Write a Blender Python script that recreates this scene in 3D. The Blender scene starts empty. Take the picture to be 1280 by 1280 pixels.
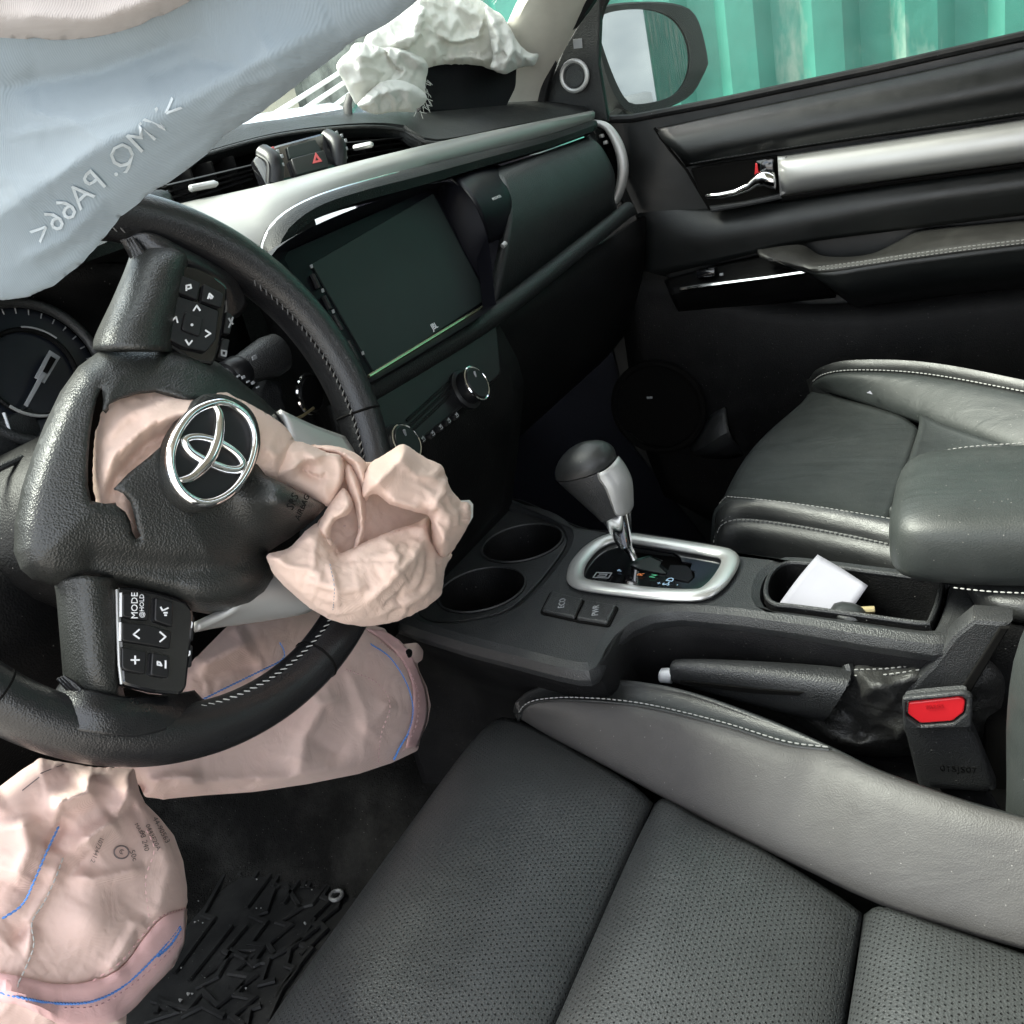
import bpy, bmesh, math, random
import numpy as np
from mathutils import Vector, Matrix
from mathutils.geometry import delaunay_2d_cdt
random.seed(7)
SC = bpy.context.scene
COL = SC.collection
# ------------------------------------------------------------------ camera
# world: X to the passenger side, Y towards the bonnet, Z up, metres; the camera stands in the open driver's door
FPX = 1165.09
AX = np.array([[0.41707123, -0.43758293, 0.79660076],
               [-0.88715578, -0.00554472, 0.46143676],
               [-0.19749992, -0.89916096, -0.39051677]])
CAM = Vector((-0.77, 0.0, 0.0))
cd = bpy.data.cameras.new('camera'); cam = bpy.data.objects.new('camera', cd); COL.objects.link(cam)
m3 = Matrix(((AX[0][0], -AX[0][1], -AX[0][2]), (AX[1][0], -AX[1][1], -AX[1][2]), (AX[2][0], -AX[2][1], -AX[2][2])))
cam.matrix_world = Matrix.Translation(CAM) @ m3.to_4x4()
cd.sensor_width = 36; cd.lens = 36 * FPX / 1280; cd.clip_start = 0.01; cd.clip_end = 3000
SC.camera = cam
# ------------------------------------------------------------------ light
SUN_EL, SUN_AZ = math.radians(48), math.radians(-14)      # azimuth from +Y towards +X
w = bpy.data.worlds.new('World'); SC.world = w; w.use_nodes = True
nt = w.node_tree; nt.nodes.clear()
out = nt.nodes.new('ShaderNodeOutputWorld'); bg = nt.nodes.new('ShaderNodeBackground'); sky = nt.nodes.new('ShaderNodeTexSky')
sky.sky_type = 'NISHITA'; sky.sun_disc = False; sky.sun_elevation = SUN_EL; sky.sun_rotation = SUN_AZ; sky.dust_density = 2.0
tc = nt.nodes.new('ShaderNodeTexCoord'); mp = nt.nodes.new('ShaderNodeMapping'); mp.inputs['Scale'].default_value = (2.2, 2.2, 5.0)
nz = nt.nodes.new('ShaderNodeTexNoise'); nz.inputs['Scale'].default_value = 1.6; nz.inputs['Detail'].default_value = 7; nz.inputs['Roughness'].default_value = .6
rp = nt.nodes.new('ShaderNodeValToRGB'); rp.color_ramp.elements[0].position = .36; rp.color_ramp.elements[1].position = .56
nz2 = nt.nodes.new('ShaderNodeTexNoise'); nz2.inputs['Scale'].default_value = 3.1; nz2.inputs['Detail'].default_value = 5
rp2 = nt.nodes.new('ShaderNodeValToRGB'); rp2.color_ramp.elements[0].color = (4.6, 4.8, 5.1, 1); rp2.color_ramp.elements[1].color = (9, 9, 8.8, 1)
rp2.color_ramp.elements[0].position = .35; rp2.color_ramp.elements[1].position = .65
mx = nt.nodes.new('ShaderNodeMix'); mx.data_type = 'RGBA'
L = nt.links.new
L(tc.outputs['Generated'], mp.inputs[0]); L(mp.outputs[0], nz.inputs['Vector']); L(mp.outputs[0], nz2.inputs['Vector'])
L(nz.outputs['Fac'], rp.inputs[0]); L(nz2.outputs['Fac'], rp2.inputs[0]); L(rp.outputs[0], mx.inputs['Factor'])
L(sky.outputs[0], mx.inputs['A']); L(rp2.outputs[0], mx.inputs['B']); L(mx.outputs['Result'], bg.inputs[0]); bg.inputs[1].default_value = 0.135
L(bg.outputs[0], out.inputs[0])
sl = bpy.data.lights.new('sun', 'SUN'); sun = bpy.data.objects.new('sun', sl); COL.objects.link(sun)
sl.energy = 3.3; sl.angle = math.radians(26); sl.color = (1, .95, .86)
sd = Vector((math.sin(SUN_AZ) * math.cos(SUN_EL), math.cos(SUN_AZ) * math.cos(SUN_EL), math.sin(SUN_EL)))
sun.rotation_euler = sd.to_track_quat('Z', 'Y').to_euler()
SC.view_settings.view_transform = 'Standard'; SC.view_settings.look = 'None'; SC.view_settings.gamma = 1
SC.view_settings.exposure = 2.18
SC.render.engine = 'CYCLES'; SC.cycles.max_bounces = 8; SC.cycles.transparent_max_bounces = 16
SC.cycles.caustics_reflective = False; SC.cycles.caustics_refractive = False; SC.cycles.sample_clamp_indirect = 6

# ------------------------------------------------------------------ helpers: pixels of the photo to points of the place
def ray(px, py):
    d = AX @ np.array([px - 640, py - 640, FPX]); return Vector(d / np.linalg.norm(d))
def PX(px, py, x): d = ray(px, py); return CAM + d * ((x - CAM.x) / d.x)
def PY(px, py, y): d = ray(px, py); return CAM + d * ((y - CAM.y) / d.y)
def PZ(px, py, z): d = ray(px, py); return CAM + d * ((z - CAM.z) / d.z)
def PP(px, py, o, n): d = ray(px, py); return CAM + d * ((o - CAM).dot(n) / d.dot(n))
def PD(px, py, t): return CAM + ray(px, py) * t

def srgb(*c):
    return tuple((v / 12.92 if v <= .04045 else ((v + .055) / 1.055) ** 2.4) for v in c)
# ------------------------------------------------------------------ helpers: materials
def mat(name, col, rough=.5, metal=0, spec=.5, bumps=(), vary=0, vscale=30, coat=0, emit=None, sheen=0, trans=0, rvary=0, dust=0):
    m = bpy.data.materials.new(name); m.use_nodes = True; t = m.node_tree; b = t.nodes['Principled BSDF']
    b.inputs['Base Color'].default_value = (*col, 1); b.inputs['Roughness'].default_value = rough; b.inputs['Metallic'].default_value = metal
    b.inputs['Specular IOR Level'].default_value = spec; b.inputs['Coat Weight'].default_value = coat; b.inputs['Coat Roughness'].default_value = .08
    b.inputs['Sheen Weight'].default_value = sheen
    if emit: b.inputs['Emission Color'].default_value = (*emit[:3], 1); b.inputs['Emission Strength'].default_value = emit[3]
    c = t.nodes.new('ShaderNodeTexCoord')
    def noise(sc, det=4, ro=.6):
        n = t.nodes.new('ShaderNodeTexNoise'); n.inputs['Scale'].default_value = sc; n.inputs['Detail'].default_value = det; n.inputs['Roughness'].default_value = ro
        t.links.new(c.outputs['Object'], n.inputs['Vector']); return n.outputs['Fac']
    def ramp(v, lo, hi, a, bb):
        r = t.nodes.new('ShaderNodeMapRange'); r.inputs[1].default_value = lo; r.inputs[2].default_value = hi; r.inputs[3].default_value = a; r.inputs[4].default_value = bb
        t.links.new(v, r.inputs[0]); return r.outputs[0]
    def mixc(fac, A, B):
        x = t.nodes.new('ShaderNodeMix'); x.data_type = 'RGBA'
        t.links.new(fac, x.inputs['Factor'])
        for s, v in (('A', A), ('B', B)):
            if isinstance(v, tuple): x.inputs[s].default_value = (*v, 1)
            else: t.links.new(v, x.inputs[s])
        return x.outputs['Result']
    colout = None
    if vary:
        colout = mixc(ramp(noise(vscale), .3, .7, 0, 1), tuple(v * (1 - vary) for v in col), tuple(min(1, v * (1 + vary)) for v in col))
    if dust:   # fine grey dust and specks lying on the surface
        f = ramp(noise(14, 6, .7), .45, .75, 0, dust)
        colout = mixc(f, colout or tuple(col), (.32, .31, .29))
        v = t.nodes.new('ShaderNodeTexVoronoi'); v.inputs['Scale'].default_value = 130; t.links.new(c.outputs['Object'], v.inputs['Vector'])
        colout = mixc(ramp(v.outputs['Distance'], .045, .075, .5 if dust > .08 else .25, 0), colout, (.5, .48, .45))
    if colout: t.links.new(colout, b.inputs['Base Color'])
    if rvary: t.links.new(ramp(noise(22, 5), .3, .7, max(0.02, rough - rvary), min(1, rough + rvary)), b.inputs['Roughness'])
    last = None
    for (kind, sc, st, dist) in bumps:
        bp = t.nodes.new('ShaderNodeBump'); bp.inputs['Strength'].default_value = st; bp.inputs['Distance'].default_value = dist
        if kind == 'noise': h = noise(sc, 3)
        elif kind == 'cell':
            v = t.nodes.new('ShaderNodeTexVoronoi'); v.feature = 'SMOOTH_F1'; v.inputs['Scale'].default_value = sc; v.inputs['Smoothness'].default_value = .35
            t.links.new(c.outputs['Object'], v.inputs['Vector']); h = ramp(v.outputs['Distance'], 0, .7, 1, 0)
        elif kind == 'wrinkle':
            mpn = t.nodes.new('ShaderNodeMapping'); mpn.inputs['Rotation'].default_value = (.3, .5, .8); mpn.inputs['Scale'].default_value = (1, .35, 1)
            n = t.nodes.new('ShaderNodeTexNoise'); n.inputs['Scale'].default_value = sc; n.inputs['Detail'].default_value = 3; n.inputs['Distortion'].default_value = 1.2
            t.links.new(c.outputs['Object'], mpn.inputs[0]); t.links.new(mpn.outputs[0], n.inputs['Vector']); h = n.outputs['Fac']
        elif kind == 'weave':
            w1 = t.nodes.new('ShaderNodeTexWave'); w1.inputs['Scale'].default_value = sc; w1.bands_direction = 'DIAGONAL'
            t.links.new(c.outputs['Object'], w1.inputs['Vector']); h = w1.outputs['Fac']
        elif kind == 'perf':
            pass
        t.links.new(h, bp.inputs['Height'])
        if last: t.links.new(last, bp.inputs['Normal'])
        last = bp.outputs['Normal']
    if last: t.links.new(last, b.inputs['Normal'])
    return m
def perforated(name, col, rough, pitch, hole, spec=.5, grain=650):
    """leather punched with staggered rows of small holes, laid out in the seat's own plan"""
    m = mat(name, col, rough, spec=spec, bumps=(('cell', grain, .35, .0008), ('wrinkle', 26, .25, .004)), vary=.12, rvary=.06)
    t = m.node_tree; b = t.nodes['Principled BSDF']; c = t.nodes.new('ShaderNodeTexCoord')
    mp = t.nodes.new('ShaderNodeMapping'); mp.inputs['Scale'].default_value = (1 / pitch, 1 / (pitch * 1.7), 0); t.links.new(c.outputs['UV'], mp.inputs[0])
    ds = []
    for off in ((0, 0, 0), (.5, .5, 0)):
        ad = t.nodes.new('ShaderNodeVectorMath'); ad.operation = 'ADD'; ad.inputs[1].default_value = off; t.links.new(mp.outputs[0], ad.inputs[0])
        fr = t.nodes.new('ShaderNodeVectorMath'); fr.operation = 'FRACTION'; t.links.new(ad.outputs[0], fr.inputs[0])
        sb = t.nodes.new('ShaderNodeVectorMath'); sb.operation = 'SUBTRACT'; sb.inputs[1].default_value = (.5, .5, 0); t.links.new(fr.outputs[0], sb.inputs[0])
        ml = t.nodes.new('ShaderNodeVectorMath'); ml.operation = 'MULTIPLY'; ml.inputs[1].default_value = (pitch, pitch * 1.7, 0); t.links.new(sb.outputs[0], ml.inputs[0])
        ln = t.nodes.new('ShaderNodeVectorMath'); ln.operation = 'LENGTH'; t.links.new(ml.outputs[0], ln.inputs[0]); ds.append(ln.outputs['Value'])
    mn = t.nodes.new('ShaderNodeMath'); mn.operation = 'MINIMUM'; t.links.new(ds[0], mn.inputs[0]); t.links.new(ds[1], mn.inputs[1])
    r = t.nodes.new('ShaderNodeMapRange'); r.inputs[1].default_value = hole * .75; r.inputs[2].default_value = hole * 1.25; t.links.new(mn.outputs[0], r.inputs[0])
    mx = t.nodes.new('ShaderNodeMix'); mx.data_type = 'RGBA'; mx.inputs['A'].default_value = (.002, .002, .002, 1); t.links.new(r.outputs[0], mx.inputs['Factor'])
    src = b.inputs['Base Color'].links[0].from_socket; t.links.new(src, mx.inputs['B']); t.links.new(mx.outputs['Result'], b.inputs['Base Color'])
    bp = t.nodes.new('ShaderNodeBump'); bp.inputs['Strength'].default_value = .9; bp.inputs['Distance'].default_value = .0012
    t.links.new(r.outputs[0], bp.inputs['Height']); t.links.new(b.inputs['Normal'].links[0].from_socket, bp.inputs['Normal']); t.links.new(bp.outputs[0], b.inputs['Normal'])
    return m
def glass(name, tint, fac=.10, rough=.0, ior=1.10):
    m = bpy.data.materials.new(name); m.use_nodes = True; t = m.node_tree; t.nodes.clear()
    o = t.nodes.new('ShaderNodeOutputMaterial'); a = t.nodes.new('ShaderNodeBsdfTransparent'); a.inputs[0].default_value = (*tint, 1)
    g = t.nodes.new('ShaderNodeBsdfGlossy'); g.inputs['Roughness'].default_value = rough
    d = t.nodes.new('ShaderNodeBsdfDiffuse'); d.inputs[0].default_value = (.7, .72, .68, 1)
    f = t.nodes.new('ShaderNodeFresnel'); f.inputs['IOR'].default_value = ior
    x = t.nodes.new('ShaderNodeMixShader'); y = t.nodes.new('ShaderNodeMixShader'); y.inputs[0].default_value = fac
    t.links.new(f.outputs[0], x.inputs[0]); t.links.new(a.outputs[0], x.inputs[1]); t.links.new(g.outputs[0], x.inputs[2])
    t.links.new(x.outputs[0], y.inputs[1]); t.links.new(d.outputs[0], y.inputs[2]); t.links.new(y.outputs[0], o.inputs[0])
    return m
def cloth(name, col, trans=.25, vary=.06, stain=None, weave=700):
    m = mat(name, col, .85, spec=.15, vary=vary, vscale=9, sheen=.15, bumps=(('weave', weave, .25, .0004), ('noise', 900, .08, .0005), ('wrinkle', 38, .35, .004)))
    t = m.node_tree; b = t.nodes['Principled BSDF']; o = t.nodes['Material Output']
    if stain:
        c = t.nodes.new('ShaderNodeTexCoord'); n = t.nodes.new('ShaderNodeTexNoise'); n.inputs['Scale'].default_value = 16; n.inputs['Detail'].default_value = 6
        t.links.new(c.outputs['Object'], n.inputs['Vector']); r = t.nodes.new('ShaderNodeMapRange'); r.inputs[1].default_value = .5; r.inputs[2].default_value = .74; r.inputs[4].default_value = .55
        t.links.new(n.outputs['Fac'], r.inputs[0]); x = t.nodes.new('ShaderNodeMix'); x.data_type = 'RGBA'; t.links.new(r.outputs[0], x.inputs['Factor'])
        t.links.new(b.inputs['Base Color'].links[0].from_socket, x.inputs['A']); x.inputs['B'].default_value = (*stain, 1); t.links.new(x.outputs['Result'], b.inputs['Base Color'])
    tr = t.nodes.new('ShaderNodeBsdfTranslucent'); tr.inputs[0].default_value = (*col, 1); x = t.nodes.new('ShaderNodeMixShader'); x.inputs[0].default_value = trans
    t.links.new(b.outputs[0], x.inputs[1]); t.links.new(tr.outputs[0], x.inputs[2]); t.links.new(x.outputs[0], o.inputs[0])
    return m

GR = ('cell', 800, .4, .0008)
M = dict(
 leather=mat('black_leather', (.014, .015, .015), .40, spec=.55, bumps=(('cell', 900, .25, .0005), ('wrinkle', 30, .18, .004)), vary=.15, rvary=.08, dust=.03),
 wheel_leather=mat('wheel_leather', (.008, .008, .009), .33, spec=.6, bumps=(('cell', 900, .3, .0005), ('wrinkle', 110, .12, .002)), vary=.2, rvary=.07),
 grey_leather=mat('grey_leather', (.050, .0475, .046), .50, spec=.42, bumps=(('cell', 860, .22, .0005), ('wrinkle', 20, .24, .006)), vary=.07, rvary=.05, dust=.03),
 door_leather=mat('door_leather', (.008, .009, .009), .36, spec=.48, bumps=(('cell', 900, .25, .0005), ('noise', 120, .10, .002)), vary=.15, rvary=.08),
 perf=perforated('perforated_leather', (.042, .045, .045), .42, .0042, .00062),
 seat_plain=mat('plain_seat_leather', (.023, .0265, .0255), .47, spec=.38, bumps=(('cell', 900, .2, .0005), ('wrinkle', 22, .25, .005)), vary=.1, rvary=.06, dust=.03),
 plastic=mat('grained_black_plastic', (.020, .021, .022), .42, spec=.55, bumps=(GR,), vary=.12, rvary=.08, dust=.04),
 boot=mat('boot_leather', (.022, .022, .021), .50, spec=.5, bumps=(('cell', 700, .35, .0008), ('wrinkle', 60, .5, .004)), vary=.15),
 hub=mat('hub_grained_plastic', (.018, .019, .018), .38, spec=.5, bumps=(('cell', 760, .4, .0007), ('noise', 420, .25, .0006)), vary=.12, rvary=.05),
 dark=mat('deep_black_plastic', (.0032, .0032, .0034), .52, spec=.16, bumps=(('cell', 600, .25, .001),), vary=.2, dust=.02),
 dash=mat('soft_dash_skin', (.010, .0115, .0115), .48, spec=.36, bumps=(('cell', 600, .35, .001),), vary=.12, rvary=.06),
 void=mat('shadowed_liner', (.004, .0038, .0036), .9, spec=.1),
 gloss=mat('piano_black', (.006, .006, .007), .08, spec=.5, coat=.5, rvary=.04),
 button=mat('switch_plastic', (.009, .009, .010), .38, spec=.35, vary=.1, rvary=.05),
 chrome=mat('chrome', (.85, .85, .85), .09, metal=1, rvary=.03),
 ringsilver=mat('bright_satin_ring', (.62, .62, .60), .34, metal=.7, rvary=.05),
 satin=mat('satin_silver', (.46, .46, .45), .45, metal=.6, rvary=.05, bumps=(('noise', 700, .05, .0004),)),
 silverpaint=mat('silver_painted_trim', (.24, .24, .225), .42, metal=.35, rvary=.06, bumps=(('noise', 900, .05, .0004),)),
 white=mat('white_print', (.75, .76, .78), .5),
 greyprint=mat('grey_print', (.30, .31, .32), .5),
 ink=mat('printed_ink', (.13, .10, .10), .8),
 faint=mat('show_through_print', (.50, .56, .60), .8),
 thread=mat('grey_thread', (.24, .24, .23), .7),
 darkthread=mat('dark_thread', (.10, .10, .10), .6),
 bluethread=mat('blue_thread', (.07, .20, .52), .7),
 pinkthread=mat('pink_thread', (.52, .30, .30), .7),
 pinkcloth=cloth('pink_airbag_cloth', (.66, .49, .44), .2, .06, stain=(.66, .44, .40)),
 pinkedge=cloth('pink_airbag_edge_cloth', (.70, .44, .43), .2, .05),
 paleCloth=cloth('cream_airbag_cloth', (.76, .575, .485), .18, .05, stain=(.74, .52, .445)),
 whitecloth=cloth('white_airbag_cloth', (.66, .66, .62), .2, .05),
 curtaincloth=cloth('blue_white_curtain_cloth', (.27, .325, .365), .5, .08, stain=(.23, .27, .31)),
 headliner=mat('cream_pillar_trim', (.50, .48, .42), .8, spec=.2, bumps=(('noise', 700, .15, .001),), vary=.06),
 carpet=mat('black_carpet', (.006, .0058, .0055), .95, spec=.1, bumps=(('noise', 420, .9, .004),), vary=.4, vscale=200, dust=.06),
 rubber=mat('black_rubber', (.004, .004, .0045), .55, spec=.35, bumps=(('noise', 500, .2, .001),), vary=.2, dust=.06),
 red=mat('red_button_plastic', (.62, .018, .025), .32, spec=.5, rvary=.05, bumps=(('noise', 300, .05, .001),)),
 redlamp=mat('red_print', (.62, .10, .10), .4),
 orange=mat('orange_print', (.80, .22, .06), .4), green=mat('green_print', (.10, .50, .25), .4), bluewhite=mat('blue_white_print', (.45, .65, .85), .4),
 screen=mat('dark_screen_glass', (.022, .029, .028), .40, spec=.12, rvary=.05),
 surround=mat('semi_gloss_black', (.004, .004, .006), .45, spec=.12, rvary=.05),
 paper=mat('white_paper', (.31, .305, .345), .7, spec=.2, vary=.03),
 brass=mat('brass_pen', (.55, .46, .25), .35, metal=.6),
 pane=glass('window_glass', (.86, .92, .90), .02),
 shield=glass('windscreen_glass', (.90, .94, .92), .02, ior=1.03),
 mirror=mat('mirror_glass', (.155, .16, .17), .01, metal=1),
 paintblack=mat('black_car_paint', (.008, .009, .013), .25, spec=.4, coat=.3),
 body=mat('pale_body_paint', (.6, .6, .58), .3, coat=.6),
)
# ------------------------------------------------------------------ helpers: objects
def link(o, parent=None):
    COL.objects.link(o)
    if parent is not None:
        o.parent = parent
        if parent.type == 'EMPTY': o.matrix_parent_inverse = Matrix.Translation(-parent.location)
    return o
def thing(name, loc, label, cat, group=None):
    o = bpy.data.objects.new(name, None); COL.objects.link(o); o.location = loc; o.empty_display_size = .05
    tag(o, label, cat, group); return o
def tag(o, label=None, cat=None, group=None, kind=None):
    for k, v in (('label', label), ('category', cat), ('group', group), ('kind', kind)):
        if v: o[k] = v
    return o
def mk(name, verts, faces, m, parent=None, smooth=True, ang=40, sol=0, off=-1, sub=0, bevel=0, uv=None):
    me = bpy.data.meshes.new(name); me.from_pydata([tuple(v) for v in verts], [], faces); me.validate()
    bm = bmesh.new(); bm.from_mesh(me); 
    for f in bm.faces: f.smooth = smooth
    if smooth:
        for e in bm.edges:
            if len(e.link_faces) == 2 and e.calc_face_angle(0) > math.radians(ang): e.smooth = False
    bm.to_mesh(me); bm.free()
    if uv:
        ul = me.uv_layers.new(name='UVMap')
        for lp in me.loops: ul.data[lp.index].uv = uv[lp.vertex_index]
    me.materials.append(m if not isinstance(m, str) else M[m])
    o = bpy.data.objects.new(name, me); link(o, parent)
    if sub: s = o.modifiers.new('sub', 'SUBSURF'); s.levels = s.render_levels = sub
    if sol: s = o.modifiers.new('sol', 'SOLIDIFY'); s.thickness = sol; s.offset = off
    if bevel: s = o.modifiers.new('bev', 'BEVEL'); s.width = bevel; s.segments = 2; s.limit_method = 'ANGLE'
    return o
def cr(pts, n, closed=False):
    """Catmull-Rom through pts, n samples evenly spread by length"""
    P = [np.array(p, float) for p in pts]
    if len(P) == 2: return [Vector(P[0] + (P[1] - P[0]) * i / (n - 1)) for i in range(n)]
    if closed: E = [P[-1]] + P + [P[0], P[1]]
    else: E = [2 * P[0] - P[1]] + P + [2 * P[-1] - P[-2]]
    D = []
    for i in range(1, len(E) - 2):
        a, b, c, d = E[i - 1:i + 3]
        for k in range(12):
            s = k / 12
            D.append(.5 * ((2 * b) + (c - a) * s + (2 * a - 5 * b + 4 * c - d) * s * s + (3 * b - a - 3 * c + d) * s ** 3))
    D.append(E[-2])
    D = np.array(D); seg = np.r_[0, np.cumsum(np.linalg.norm(np.diff(D, axis=0), axis=1))]
    t = np.linspace(0, seg[-1], n + (1 if closed else 0))
    R = np.stack([np.interp(t, seg, D[:, k]) for k in range(D.shape[1])], 1)
    if closed: R = R[:-1]
    return [Vector(r) for r in R]
def gridfaces(nu, nv, cu=False, cv=False):
    F = []
    for i in range(nu if cu else nu - 1):
        for j in range(nv if cv else nv - 1):
            F.append((i * nv + j, ((i + 1) % nu) * nv + j, ((i + 1) % nu) * nv + (j + 1) % nv, i * nv + (j + 1) % nv))
    return F
def net(rows, nu, nv):
    """smooth sheet through a net of points: rows[i][j]"""
    R = [cr(r, nv) for r in rows]
    cols = [cr([R[i][j] for i in range(len(R))], nu) for j in range(nv)]
    return [[cols[j][i] for j in range(nv)] for i in range(nu)]
def coons(c0, c1, d0, d1, nu, nv):
    c0, c1, d0, d1 = cr(c0, nu), cr(c1, nu), cr(d0, nv), cr(d1, nv)
    G = []
    for i in range(nu):
        u = i / (nu - 1); row = []
        for j in range(nv):
            v = j / (nv - 1)
            p = c0[i] * (1 - v) + c1[i] * v + d0[j] * (1 - u) + d1[j] * u - (c0[0] * (1 - u) * (1 - v) + c0[-1] * u * (1 - v) + c1[0] * (1 - u) * v + c1[-1] * u * v)
            row.append(p)
        G.append(row)
    return G
def puff(G, amp, wid=.12, rnd=0):
    """push a grid out along its normals, falling to nothing at its border seam"""
    nu, nv = len(G), len(G[0]); N = []
    for i in range(nu):
        for j in range(nv):
            a = G[min(i + 1, nu - 1)][j] - G[max(i - 1, 0)][j]; b = G[i][min(j + 1, nv - 1)] - G[i][max(j - 1, 0)]
            n = a.cross(b); n.normalize(); u, v = i / (nu - 1), j / (nv - 1)
            s = (1 - math.exp(-min(u, 1 - u) / wid)) * (1 - math.exp(-min(v, 1 - v) / wid))
            N.append(G[i][j] + n * amp * s)
    return [[N[i * nv + j] for j in range(nv)] for i in range(nu)]
def gmesh(name, G, m, parent=None, **k):
    nu, nv = len(G), len(G[0]); return mk(name, [p for r in G for p in r], gridfaces(nu, nv), m, parent, **k)
def ring_loft(name, rings, m, parent=None, cap=True, **k):
    n = len(rings[0]); V = [p for r in rings for p in r]; F = gridfaces(len(rings), n, cv=True)
    if cap: F += [tuple(range(n))[::-1], tuple((len(rings) - 1) * n + j for j in range(n))]
    return mk(name, V, F, m, parent, **k)
def tube(name, pts, r, m, parent=None, n=8, closed=False, flat=1.0, up=None, **k):
    pts = [Vector(p) for p in pts]; rs = r if isinstance(r, (list, tuple)) else [r] * len(pts); rings = []; prev = up
    for i, p in enumerate(pts):
        a = pts[(i - 1) % len(pts)] if (closed or i) else pts[0]; b = pts[(i + 1) % len(pts)] if (closed or i < len(pts) - 1) else pts[-1]
        t = (b - a).normalized()
        if prev is None: prev = Vector((0, 0, 1)) if abs(t.z) < .9 else Vector((1, 0, 0))
        s = t.cross(prev).normalized(); u = s.cross(t).normalized()
        if up is None: prev = u
        rings.append([p + s * math.cos(2 * math.pi * j / n) * rs[i] + u * math.sin(2 * math.pi * j / n) * rs[i] * flat for j in range(n)])
    if closed: return mk(name, [p for q in rings for p in q], gridfaces(len(rings), n, True, True), m, parent, **k)
    return ring_loft(name, rings, m, parent, **k)
def frame_of(o, x, y): # matrix with origin o, axes x, y and their normal
    x = Vector(x).normalized(); z = x.cross(Vector(y)).normalized(); y = z.cross(x)
    return Matrix(((x.x, y.x, z.x, o[0]), (x.y, y.y, z.y, o[1]), (x.z, y.z, z.z, o[2]), (0, 0, 0, 1)))
def box(name, c, size, m, parent=None, mtx=None, bev=.002, seg=2):
    bm = bmesh.new(); bmesh.ops.create_cube(bm, size=1)
    for v in bm.verts: v.co = Vector((v.co.x * size[0], v.co.y * size[1], v.co.z * size[2]))
    if bev: bmesh.ops.bevel(bm, geom=bm.edges[:], offset=min(bev, min(size) * .45), segments=seg, affect='EDGES', profile=.5)
    T = (mtx or Matrix()) @ Matrix.Translation(c)
    bm.verts.index_update(); V = [T @ v.co for v in bm.verts]; F = [tuple(v.index for v in f.verts) for f in bm.faces]; bm.free()
    return mk(name, V, F, m, parent)
def rounded(poly, r, seg=5):
    O = []; n = len(poly); P = [Vector((p[0], p[1])) for p in poly]
    for i in range(n):
        a, b, c = P[i - 1], P[i], P[(i + 1) % n]; rr = r[i] if isinstance(r, (list, tuple)) else r
        d1 = (a - b); d2 = (c - b); rr = min(rr, d1.length * .48, d2.length * .48); p0 = b + d1.normalized() * rr; p1 = b + d2.normalized() * rr
        for k in range(seg + 1):
            s = k / seg; O.append(p0 * (1 - s) ** 2 + b * 2 * s * (1 - s) + p1 * s * s)
    return O
def plate(name, outline, m, parent=None, holes=(), mtx=None, th=.004, bev=.001, fn=None, ang=35):
    """flat piece cut to an outline (with holes), real thickness, rounded edges; mtx or fn carries it into place (local z = out)"""
    cu = bpy.data.curves.new(name, 'CURVE'); cu.dimensions = '2D'; cu.fill_mode = 'BOTH'; cu.extrude = max(th / 2 - bev, 1e-5); cu.bevel_depth = bev; cu.bevel_resolution = 1; cu.offset = -bev
    for poly in [outline, *holes]:
        s = cu.splines.new('POLY'); s.points.add(len(poly) - 1); s.use_cyclic_u = True
        for q, p in zip(s.points, poly): q.co = (p[0], p[1], 0, 1)
    o = bpy.data.objects.new(name, cu); COL.objects.link(o); dg = bpy.context.evaluated_depsgraph_get(); dg.update()
    me = bpy.data.meshes.new_from_object(o.evaluated_get(dg)); bpy.data.objects.remove(o); bpy.data.curves.remove(cu)
    V = [Vector(v.co) for v in me.vertices]; F = [tuple(p.vertices) for p in me.polygons]; bpy.data.meshes.remove(me)
    V = [fn(v) for v in V] if fn else [(mtx or Matrix()) @ v for v in V]
    ob = mk(name, V, F, m, parent, ang=ang)
    return ob
def text(s, mtx, size, m, parent, name='lettering', th=.0003, align='CENTER', sx=1):
    cu = bpy.data.curves.new(name, 'FONT'); cu.body = s; cu.size = size; cu.extrude = th / 2; cu.align_x = align; cu.align_y = 'CENTER'; cu.resolution_u = 2
    o = bpy.data.objects.new(name, cu); COL.objects.link(o); dg = bpy.context.evaluated_depsgraph_get(); dg.update()
    me = bpy.data.meshes.new_from_object(o.evaluated_get(dg)); bpy.data.objects.remove(o); bpy.data.curves.remove(cu)
    V = [mtx @ Vector((v.co.x * sx, v.co.y, v.co.z)) for v in me.vertices]; F = [tuple(p.vertices) for p in me.polygons]; bpy.data.meshes.remove(me)
    return mk(name, V, F, m, parent, smooth=False)
def textfn(s, fn, size, m, parent, name='lettering', align='CENTER', sx=1):
    """lettering whose flat points are carried onto a curved surface by fn(x, y)"""
    o = text(s, Matrix(), size, m, parent, name, th=.0001, align=align, sx=sx)
    for v in o.data.vertices: v.co = fn(v.co.x, v.co.y)
    return o
def strokes(name, lines, fn, wd, m, parent, th=.0004):
    """thin flat marks along polylines given in 2D and carried into place by fn"""
    V, F = [], []
    for ln in lines:
        for a, b in zip(ln[:-1], ln[1:]):
            a, b = Vector(a), Vector(b); t = (b - a)
            if t.length < 1e-9: continue
            t.normalize(); s = Vector((-t.y, t.x)) * wd / 2; e = t * wd * .3; k = len(V)
            V += [fn(*(a - s - e)), fn(*(a + s - e)), fn(*(b + s + e)), fn(*(b - s + e))]; F.append((k, k + 1, k + 2, k + 3))
    return mk(name, V, F, m, parent, smooth=False, sol=th, off=0)
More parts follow.
